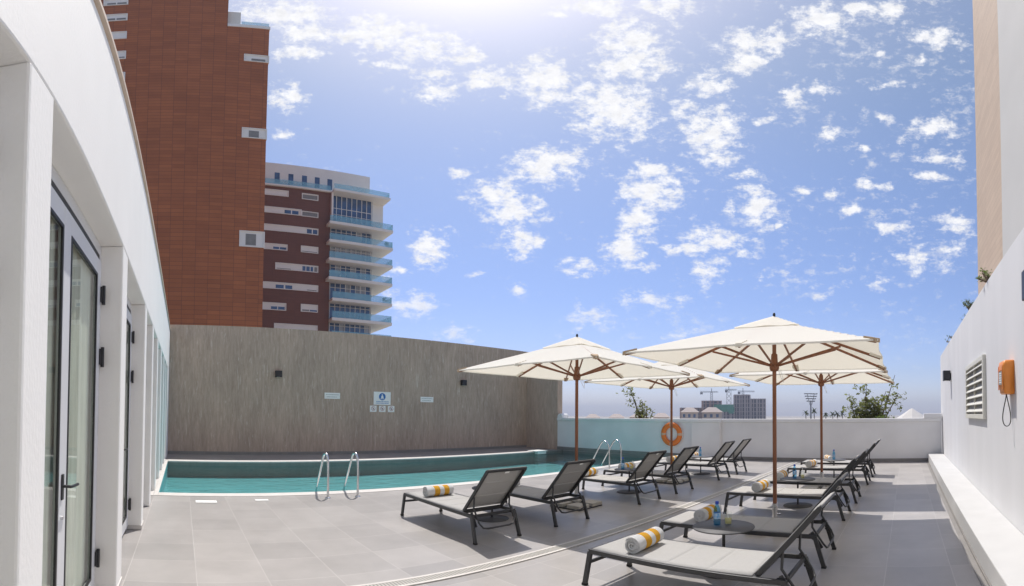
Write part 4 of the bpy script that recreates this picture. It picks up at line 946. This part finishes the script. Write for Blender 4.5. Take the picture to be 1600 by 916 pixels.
def bottle():
    o = thing('water_bottle', 'b', 'bottle', (0, 0, 0), 0, 'blue water bottles on the side tables')
    m = MB(); m.lathe([(0, .004), (.026, .0), (.033, .006), (.034, .05), (.032, .056), (.034, .062), (.034, .125), (.032, .131), (.033, .137), (.030, .16), (.020, .185), (.0135, .197), (.0135, .212)], n=28); m.build('body', BOTW, o)
    m = MB(); m.lathe([(.0347, .064), (.0350, .066), (.0350, .121), (.0347, .123)], n=28); m.build('label', LABELB, o)
    m = MB(); m.lathe([(.017, .203), (.0175, .205), (.0175, .228), (.015, .232), (0, .232)], n=20); m.build('cap', CAPB, o); return o
def tumbler():
    o = thing('drinking_glass', 'g', 'glass', (0, 0, 0), 0, 'glasses of pale yellow drink')
    m = MB(); m.lathe([(0, 0), (.029, 0), (.031, .004), (.037, .13)], n=28); m.build('tumbler', TUMB, o)
    m = MB(); m.lathe([(0, .013), (.0295, .0132), (.0322, .068), (0, .068)], n=24); m.build('drink', JUICE, o)
    m = MB(); m.tube([(-.012, .01, .016), (.026, -.018, .175)], .003, 8); m.build('straw', SIGNW, o); return o
TB, BT, GL = table(), bottle(), tumbler()
TABS = [(-5.07, 4.05, 'round grey table between the two near pool side loungers', (.06, -.06), 'bottle whose dark blue cap shows above the near left backrest', None, None),
        (-5.00, 7.30, 'round grey table between the third and fourth pool side loungers', (-.08, -.10), 'blue bottle on the table between the third and fourth pool side loungers', (.07, -.02), 'glass beside the bottle between the third and fourth pool side loungers'),
        (-5.02, 10.5, 'round grey table between the two farthest pool side loungers', (-.02, .02), 'bottle on the far pool side table, showing just above a backrest', None, None),
        (-1.645, 3.93, 'round grey table nearest the camera, holding a blue bottle and glass', (-.075, .02), 'blue water bottle on the nearest round table', (.02, .06), 'clear tumbler of lemon coloured drink on the nearest round table'),
        (-1.75, 7.28, 'round table behind the largest umbrella pole, with its disc foot showing', (-.06, .03), 'blue bottle on the table behind the largest umbrella pole', (.08, .0), 'glass on the table behind the largest umbrella pole'),
        (-1.67, 10.52, 'round table between the two farthest wall side loungers', (0, 0), 'tall looking blue bottle standing out against the shaded parapet', None, None)]
nb_ = ng_ = 0
for i, (x, y, lab, bo, bl, go, gl_) in enumerate(TABS):
    placed(TB, i, (x, y, 0), random.uniform(0, 6), lab)
    placed(BT, nb_, (x + bo[0], y + bo[1], .4505), random.uniform(0, 6), bl); nb_ += 1
    if go: placed(GL, ng_, (x + go[0], y + go[1], .4505), random.uniform(0, 6), gl_); ng_ += 1
